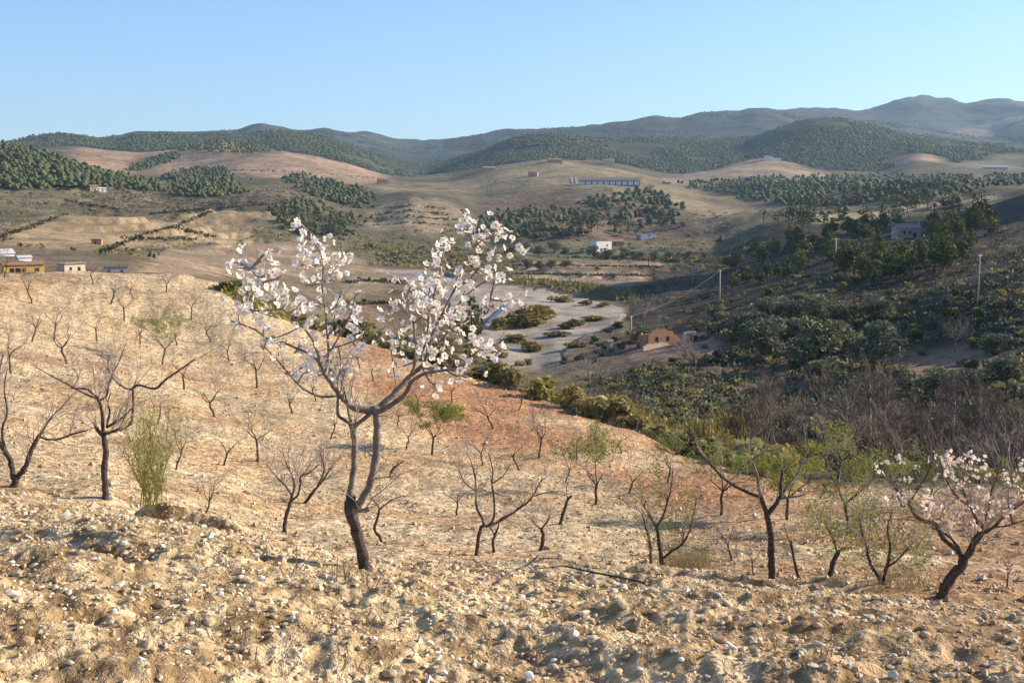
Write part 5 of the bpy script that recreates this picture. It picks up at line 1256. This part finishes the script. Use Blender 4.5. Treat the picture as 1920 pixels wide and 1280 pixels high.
house("farmhouse", "pinkish stone farmhouse with dark roof on the shaded right ridge", 1698, 446, 42, 18, 'pinkwall', 'tile_old', 'gable', 0.7, 22, ((0.3, .5), (0.55, .5)), 0.75, dmin=300)
house("wall", "short pale retaining wall on the slope right of the pink farmhouse", 1862, 440, 50, 3, 'cream', 'concrete', 'flat', 0.04, -6, (), None, dmin=300, cat="wall")
house("wall", "grey concrete wall end standing on the river bank below the red tank", 1143, 655, 6, 15, 'pinkwall', 'concrete', 'flat', 2.5, 30, (), None, dmin=220, cat="wall")
# red tank on the bank
p = place(1188, 640, 220); d = math.hypot(p[0], p[1]); o = link("water_tank", None, None, p); tag(o, "red water tank beside the short pole on the river bank", "tank")
g = Geo(); s = d / F; g.tube([[0, 0, 0.2], [0, 0, 14 * s]], [6 * s, 6 * s], 12); link("tank_body", g.mesh("tank_body", [M['redpaint']]), o)
g = Geo(); g.tube([[0, 0, 14 * s], [0, 0, 14 * s + 0.25], [0, 0, 14 * s + 0.35]], [6.2 * s, 4 * s, 0.1], 12); link("lid", g.mesh("lid", [M['redpaint']]), o)
g = Geo(); g.box((0, 0, -0.1), (5 * s, 5 * s, 0.3)); link("plinth", g.mesh("plinth", [M['concrete']]), o)
# the long livestock shed on the plateau
p = place(1143, 347, 900); d = math.hypot(p[0], p[1]); s = d / F; o = link("livestock_shed", None, None, p, -math.atan2(p[0], p[1]) + R(-3)); tag(o, "very long pale shed with dark bays on the plateau", "shed")
Wd, Ht, Dp = 112 * s, 8.5 * s, 10.0
g = Geo(); g.box((0, Dp / 2, Ht / 2 - 1), (Wd / 2, Dp / 2 - 0.3, Ht / 2 + 1)); link("wall", g.mesh("wall", [M['pinkwall']]), o)
panel = Geo(); panel.box((0, 0, Ht * 0.38), (Wd * 0.041, 0.12, Ht * 0.36)); pm = panel.mesh("wall_panel", [M['white']])
bay = Geo(); bay.box((0, 0, Ht * 0.42), (Wd * 0.007, 0.1, Ht * 0.40)); bm_ = bay.mesh("bay_opening", [M['dark']])
for i in range(10):
    x = -Wd / 2 + Wd * (i + 0.5) / 10
    link("wall_panel", pm, o, (x, 0.12, 0)); link("bay_opening", bm_, o, (x + Wd * 0.05 * 0.98 - 0.2, 0.18, 0))
g = Geo(); V = []
for x in (-Wd / 2 - 0.5, Wd / 2 + 0.5): V += [[x, -0.6, Ht], [x, Dp / 2, Ht + 3.2], [x, Dp + 0.6, Ht], [x, Dp / 2, Ht + 2.8]]
g.add(V, [[0, 1, 5, 4], [1, 2, 6, 5], [0, 4, 7, 3], [3, 7, 6, 2], [0, 3, 2, 1], [4, 5, 6, 7]]); link("roof", g.mesh("roof", [M['tile_old']]), o)
for i, px in enumerate((1070, 1078)):
    p = place(px, 346, 900); s = math.hypot(p[0], p[1]) / F; o = link("silo", None, None, p); tag(o, ("dark feed silo at the long shed's left end, outer one", "dark feed silo nearest the long shed's left end")[i], "silo")
    g = Geo(); g.tube([[0, 0, 2 * s], [0, 0, 4 * s], [0, 0, 11 * s], [0, 0, 13 * s]], [0.8 * s, 2.6 * s, 2.6 * s, 0.6 * s], 10); link("silo_body", g.mesh("silo_body", [M['greywall']]), o)
    g = Geo()
    for a in range(4): g.box((1.8 * s * math.cos(a * 1.57 + .78), 1.8 * s * math.sin(a * 1.57 + .78), 1.5 * s), (0.15, 0.15, 2.5 * s))
    link("legs", g.mesh("legs", [M['greywall']]), o)
# pool of water left in the riverbed
p = place(945, 585, 300); 
g = Geo(); ng = 26; th = np.arange(ng) * 2 * math.pi / ng
pp = [place(x, y, 280) for x, y in ((952,566),(938,584),(922,604),(914,612))]
A = np.array(pp); nrm = np.array([1.0, 0.35, 0])
Lw = np.vstack([A - nrm * np.array([[0.3], [0.7], [0.9], [0.3]]), (A + nrm * np.array([[0.3], [0.8], [0.9], [0.3]]))[::-1]]); Lw[:, 2] = Lw[:, 2].max() + 0.12
g.add(Lw, None, [[0, 1, 6], [0, 6, 7], [1, 2, 5], [1, 5, 6], [2, 3, 4], [2, 4, 5]]); tag(link("water", g.mesh("water", [M['water']])), "narrow blue channel of water beside the largest rusty bush", kind='structure')

# ------------------------------------------------------------------ power poles and their cables
PO = [(1183,624,592,"short pale pole beside the red water tank"),(1349,566,508,"tall pale power pole above the olive grove, left of the slope's others"),(1566,500,450,"pale power pole in the middle of the shaded slope"),(1722,443,412,"pale power pole touching the pink farmhouse's right end"),(1747,412,385,"small power pole on the ridge above the pink farmhouse"),
      (1833,572,484,"tall power pole on the dark slope near the photo's edge"),(1293,541,497,"dim grey pole on the river terraces"),(1386,552,515,"dim thin pole behind the tall pale power pole"),(1216,503,479,"small grey pole on the terraces below the white farmhouse"),(1165,446,424,"thin far pole above the white farmhouse")]
tops = []
for i, (px, pb_, ptop, lab) in enumerate(PO):
    p = place(px, pb_, 150); d = math.hypot(p[0], p[1]); h = (pb_ - ptop) * d / F * 1.02
    o = link("power_pole", None, None, p, R(40)); tag(o, lab, "pole")
    g = Geo(); rr = max(0.16, 1.6 * d / F); rr = min(rr, 0.34) * (1.0 if i < 6 else 0.7)
    g.tube([[0, 0, -0.6], [0, 0, h * 0.5], [0, 0, h]], [rr, rr * 0.85, rr * 0.65], 8); link("shaft", g.mesh("shaft", [M['concrete' if i not in (6, 7, 8, 9) else 'bark']], True), o)
    g = Geo(); g.box((0, 0, h - 0.35), (0.75, 0.07, 0.08)); link("crossarm", g.mesh("crossarm", [M['wire']]), o)
    for x in (-0.6, 0.6):
        g = Geo(); g.tube([[x, 0, h - 0.27], [x, 0, h - 0.15], [x, 0, h - 0.02]], [0.06, 0.09, 0.04], 6); link("insulator", g.mesh("insulator", [M['greywall']]), o)
    tops.append(p + [0, 0, h - 0.02])
for n_, (a, b_) in enumerate(((0, 1), (1, 2), (2, 3), (3, 4), (2, 5))):
    t = np.linspace(0, 1, 17)[:, None]; sag = np.linalg.norm(tops[a] - tops[b_]) * 0.03
    P = tops[a] * (1 - t) + tops[b_] * t; P[:, 2] -= (4 * t * (1 - t))[:, 0] * sag
    g = Geo(); g.tube(P, 0.024, 4)
    tag(link("power_cable", g.mesh("power_cable", [M['wire']])), ("slack cable from the short pole by the red tank up to the tall pale pole", "cable from the tall pale pole to the mid-slope pole", "cable from the mid-slope pole to the pink farmhouse", "cable from the pink farmhouse's pole to the ridge pole", "cable from the mid-slope pole to the pole near the photo's edge")[n_], "cable")

# ------------------------------------------------------------------ stones and crumbs on the near soil
PHI = (1 + 5 ** 0.5) / 2
ICO_V = np.array([(-1,PHI,0),(1,PHI,0),(-1,-PHI,0),(1,-PHI,0),(0,-1,PHI),(0,1,PHI),(0,-1,-PHI),(0,1,-PHI),(PHI,0,-1),(PHI,0,1),(-PHI,0,-1),(-PHI,0,1)], float); ICO_V /= np.linalg.norm(ICO_V[0])
ICO_F = np.array([(0,11,5),(0,5,1),(0,1,7),(0,7,10),(0,10,11),(1,5,9),(5,11,4),(11,10,2),(10,7,6),(7,1,8),(3,9,4),(3,4,2),(3,2,6),(3,6,8),(3,8,9),(4,9,5),(2,4,11),(6,2,10),(8,6,7),(9,8,1)])
def subdiv(V, Fc):
    V = list(map(tuple, V)); cache = {}; out = []
    def midp(a, b):
        k = (min(a, b), max(a, b))
        if k not in cache:
            m = (np.array(V[a]) + V[b]) / 2; m /= np.linalg.norm(m); V.append(tuple(m)); cache[k] = len(V) - 1
        return cache[k]
    for a, b, c in Fc:
        ab, bc, ca = midp(a, b), midp(b, c), midp(c, a); out += [(a, ab, ca), (b, bc, ab), (c, ca, bc), (ab, bc, ca)]
    return np.array(V), np.array(out)
I2V, I2F = subdiv(ICO_V, ICO_F)
def rock_mesh(seed, flat=0.65):
    rg = np.random.default_rng(seed); V = I2V.copy()
    for k in range(7):                                    # plane cuts give the broken facets
        n = rg.normal(size=3); n /= np.linalg.norm(n); c = rg.uniform(0.35, 0.7); dd = V @ n - c
        V = V - np.outer(np.maximum(dd, 0), n)
    V = V * rg.uniform(0.75, 1.25, 3) * [1, 1, flat] * (1 + 0.015 * rg.normal(size=(len(V), 1)))
    return mesh_np("stone", V, None, I2F, [M['stone']])
ROCKS = [rock_mesh(i, (0.5, 0.7, 0.9)[i % 3]) for i in range(14)]
krg = np.random.default_rng(19)
SPEC = [(1527,1250,15,"white block-shaped stone low on the near soil under the pink-blossom tree"),(442,1182,13,"pale blocky stone alone on the near soil, lower left"),(530,1052,20,"big grey boulder half buried at the near bank's rim, left of the blossoming trunk"),(1172,1087,14,"rounded cream stone beside the near bank's dark trench"),
        (1507,1095,16,"flat white slab at the foot of the young leaning stem"),(1478,1166,13,"upright pale stone on the near soil below the black forked trunk"),(677,1216,13,"bright cream stone on the near soil straight below the blossoming trunk"),(25,1118,17,"pale flat rock at the photo's left edge on the near soil"),(285,1222,12,"white chip-like stone near the dark hole at the lower left")]
for i, (px, py, rp, lab) in enumerate(SPEC):
    p = place(px, py, 3.2, 14); p = bearing(px, 10.3) if p is None else p; s = rp * math.hypot(p[0], p[1]) / F * 0.9
    tag(link("stone", ROCKS[i], None, p + [0, 0, s * 0.2], krg.uniform(0, 6), (s * (1.4 if 'slab' in lab or 'flat' in lab else 1), s, s)), lab, "stone")
N = 36000
r = np.sqrt(krg.uniform(3.3 ** 2, 15.5 ** 2, N)); a = np.radians(krg.uniform(-26, 26, N)); x, y = r * np.sin(a), r * np.cos(a)
size = np.exp(krg.normal(math.log(0.0075), 0.5, N)); size = np.clip(size, 0.003, 0.027)
cl_ = fbm(x, y, 1.1, 91, 2); keep = (cl_ > -0.45) | (krg.random(N) < 0.4); x, y, size, r = x[keep], y[keep], size[keep], r[keep]
z = ground_z(x, y); order = np.argsort(-size / r)
for i in order[:285]:
    s = size[i]; o = link("stone", ROCKS[i % 14], None, (x[i], y[i], z[i] + s * 0.25), krg.uniform(0, 6), s * krg.uniform(0.85, 1.25, 3))
    o.rotation_euler = (krg.normal() * 0.35, krg.normal() * 0.35, krg.uniform(0, 6.28))
    w_ = where(float(proj(np.array([x[i], y[i], z[i]]))[0])); far_ = r[i] > 7.5
    tag(o, ("pale stone chunk near the bank's rim below " if far_ else "pale stone chunk on the nearest soil, straight below ") + w_, "stone", ("rim stones below " if far_ else "near stones below ") + w_)
OCT_V = np.array([(1,0,0),(-1,0,0),(0,1,0),(0,-1,0),(0,0,1),(0,0,-1)], float); OCT_F = np.array([(0,2,4),(2,1,4),(1,3,4),(3,0,4),(2,0,5),(1,2,5),(3,1,5),(0,3,5)])
def joined_rocks(x, y, z, size, mat, name, lab, sink=0.2, small=False):
    BV, BF = (I2V, I2F) if small == 2 else (OCT_V, OCT_F) if small else (ICO_V, ICO_F)
    n = len(x); V = BV[None] * (1 + (0.09 if small == 2 else 0.2 if small else 0.16) * krg.normal(size=(n, len(BV), 1))); V = V * krg.uniform(0.6, 1.3, (n, 1, 3)) * [1, 1, 0.75]
    th = krg.uniform(0, 6.28, n); c, s = np.cos(th)[:, None], np.sin(th)[:, None]
    V = np.stack([V[..., 0] * c - V[..., 1] * s, V[..., 0] * s + V[..., 1] * c, V[..., 2]], -1) * size[:, None, None]
    V = V + np.stack([x, y, z + size * sink], -1)[:, None, :]
    T = (BF[None] + (np.arange(n) * len(BV))[:, None, None]).reshape(-1, 3)
    tag(link(name, mesh_np(name, V.reshape(-1, 3), None, T, [mat])), lab, kind='stuff')
for sel, sm_ in ((order[285:8000], False), (order[8000:], True)): joined_rocks(x[sel], y[sel], z[sel], size[sel], M['stone'], "gravel", "finest stone chips on the near soil" if sm_ else "small pale stones strewn over the near soil", 0.2, sm_)
N = 18000
r = np.sqrt(krg.uniform(3.3 ** 2, 14.5 ** 2, N)); a = np.radians(krg.uniform(-26, 26, N)); x, y = r * np.sin(a), r * np.cos(a)
size = np.clip(np.exp(krg.normal(math.log(0.0095), 0.5, N)), 0.004, 0.024); b_ = size > 0.016
joined_rocks(x[~b_], y[~b_], ground_z(x[~b_], y[~b_]), size[~b_], M['clod'], "soil_clods", "crumbled clods of ochre soil on the near ground", 0.1, True)
joined_rocks(x[b_], y[b_], ground_z(x[b_], y[b_]), size[b_], M['clod'], "soil_clods", "bigger lumps of ochre soil on the near ground", 0.05, 2)
N = 22000                                                  # stones of the further slope
r = 15 + 75 * krg.uniform(0, 1, N) ** 1.3; a = np.radians(krg.uniform(-25, 25, N)); x, y = r * np.sin(a), r * np.cos(a)
ok = r < np.interp(a, AZ, EDGE) - 1; x, y, r = x[ok], y[ok], r[ok]
size = np.clip(np.exp(krg.normal(math.log(0.03), 0.45, len(x))), 0.015, 0.12) * (0.7 + r / 100)
joined_rocks(x, y, ground_z(x, y), size, M['slope_stone'], "slope_stones", "pale stones scattered over the orchard slope", 0.3, True)

# dry straw tufts
g = Geo()
def straw(px, py, n, spread, hgt, dm=(3, 40)):
    p = place(px, py, *dm)
    if p is None: return
    for i in range(n):
        b_ = p + krg.normal(size=3) * [spread, spread * 0.6, 0]; b_[2] = ground_z(b_[0], b_[1]); l_ = krg.normal(size=2) * 0.4 * hgt; hh = hgt * krg.uniform(0.5, 1.1); w_ = 0.004
        g.add([b_ + [-w_, 0, -0.01], b_ + [w_, 0, -0.01], b_ + [l_[0] + w_ * .3, l_[1], hh], b_ + [l_[0] - w_ * .3, l_[1], hh]], [[0, 1, 2, 3]])
straw(1290, 1065, 500, 0.32, 0.42, (11, 40)); straw(1690, 1100, 160, 0.35, 0.3, (11, 40)); straw(600, 1075, 30, 0.2, 0.1)
for i in range(22): straw(krg.uniform(0, 1920), krg.uniform(1130, 1275), 9, 0.05, 0.04)
tag(link("dry_grass", g.mesh("dry_grass", [M['straw']])), "dry straw-coloured grass tufts on the near soil", kind='stuff')

# fallen branches on the near bank
def fallen(label, lines, mat):
    base = place(lines[0][0][0], lines[0][0][1], 6, 13); o = link("fallen_branch", None, None, base); tag(o, label, "branch")
    for i, ln in enumerate(lines):
        P = [];
        for (px, py, rp, lift) in ln:
            q = place(px, py, 6, 13.0); q = base if q is None else q; P.append(q + [0, 0, lift])
        P = np.array(P); rr = np.array([l[2] for l in ln]) * 6 / F; P, rr = smooth_path(P, rr)
        g = Geo(); g.tube(P - base, rr * 0.65, 6); link("stick" if i == 0 else "side_shoot", g.mesh("stick", [M[mat]], True), o)
fallen("pale barkless fallen branch forking on the near bank", [((1010,1072,3.5,0.10),(985,1080,3.2,0.06),(960,1086,2.8,0.05),(935,1100,2,0.03)),((985,1078,2.4,0.07),(1015,1100,2.2,0.05),(1045,1125,1.6,0.03)),((960,1086,1.6,0.05),(940,1120,1.2,0.04)),((1010,1078,2,0.10),(1050,1086,1.6,0.12),(1090,1098,1,0.10))], 'limb')
fallen("long dark fallen stick lying across the near bank's trench", [((1060,1096,2.6,0.10),(1110,1112,3.2,0.08),(1160,1128,3.8,0.06),(1210,1150,4.2,0.05)),((1110,1112,1.8,0.08),(1095,1130,1.3,0.05)),((1060,1096,1.8,0.10),(1030,1098,1.4,0.1),(1000,1094,1,0.08))], 'bark')
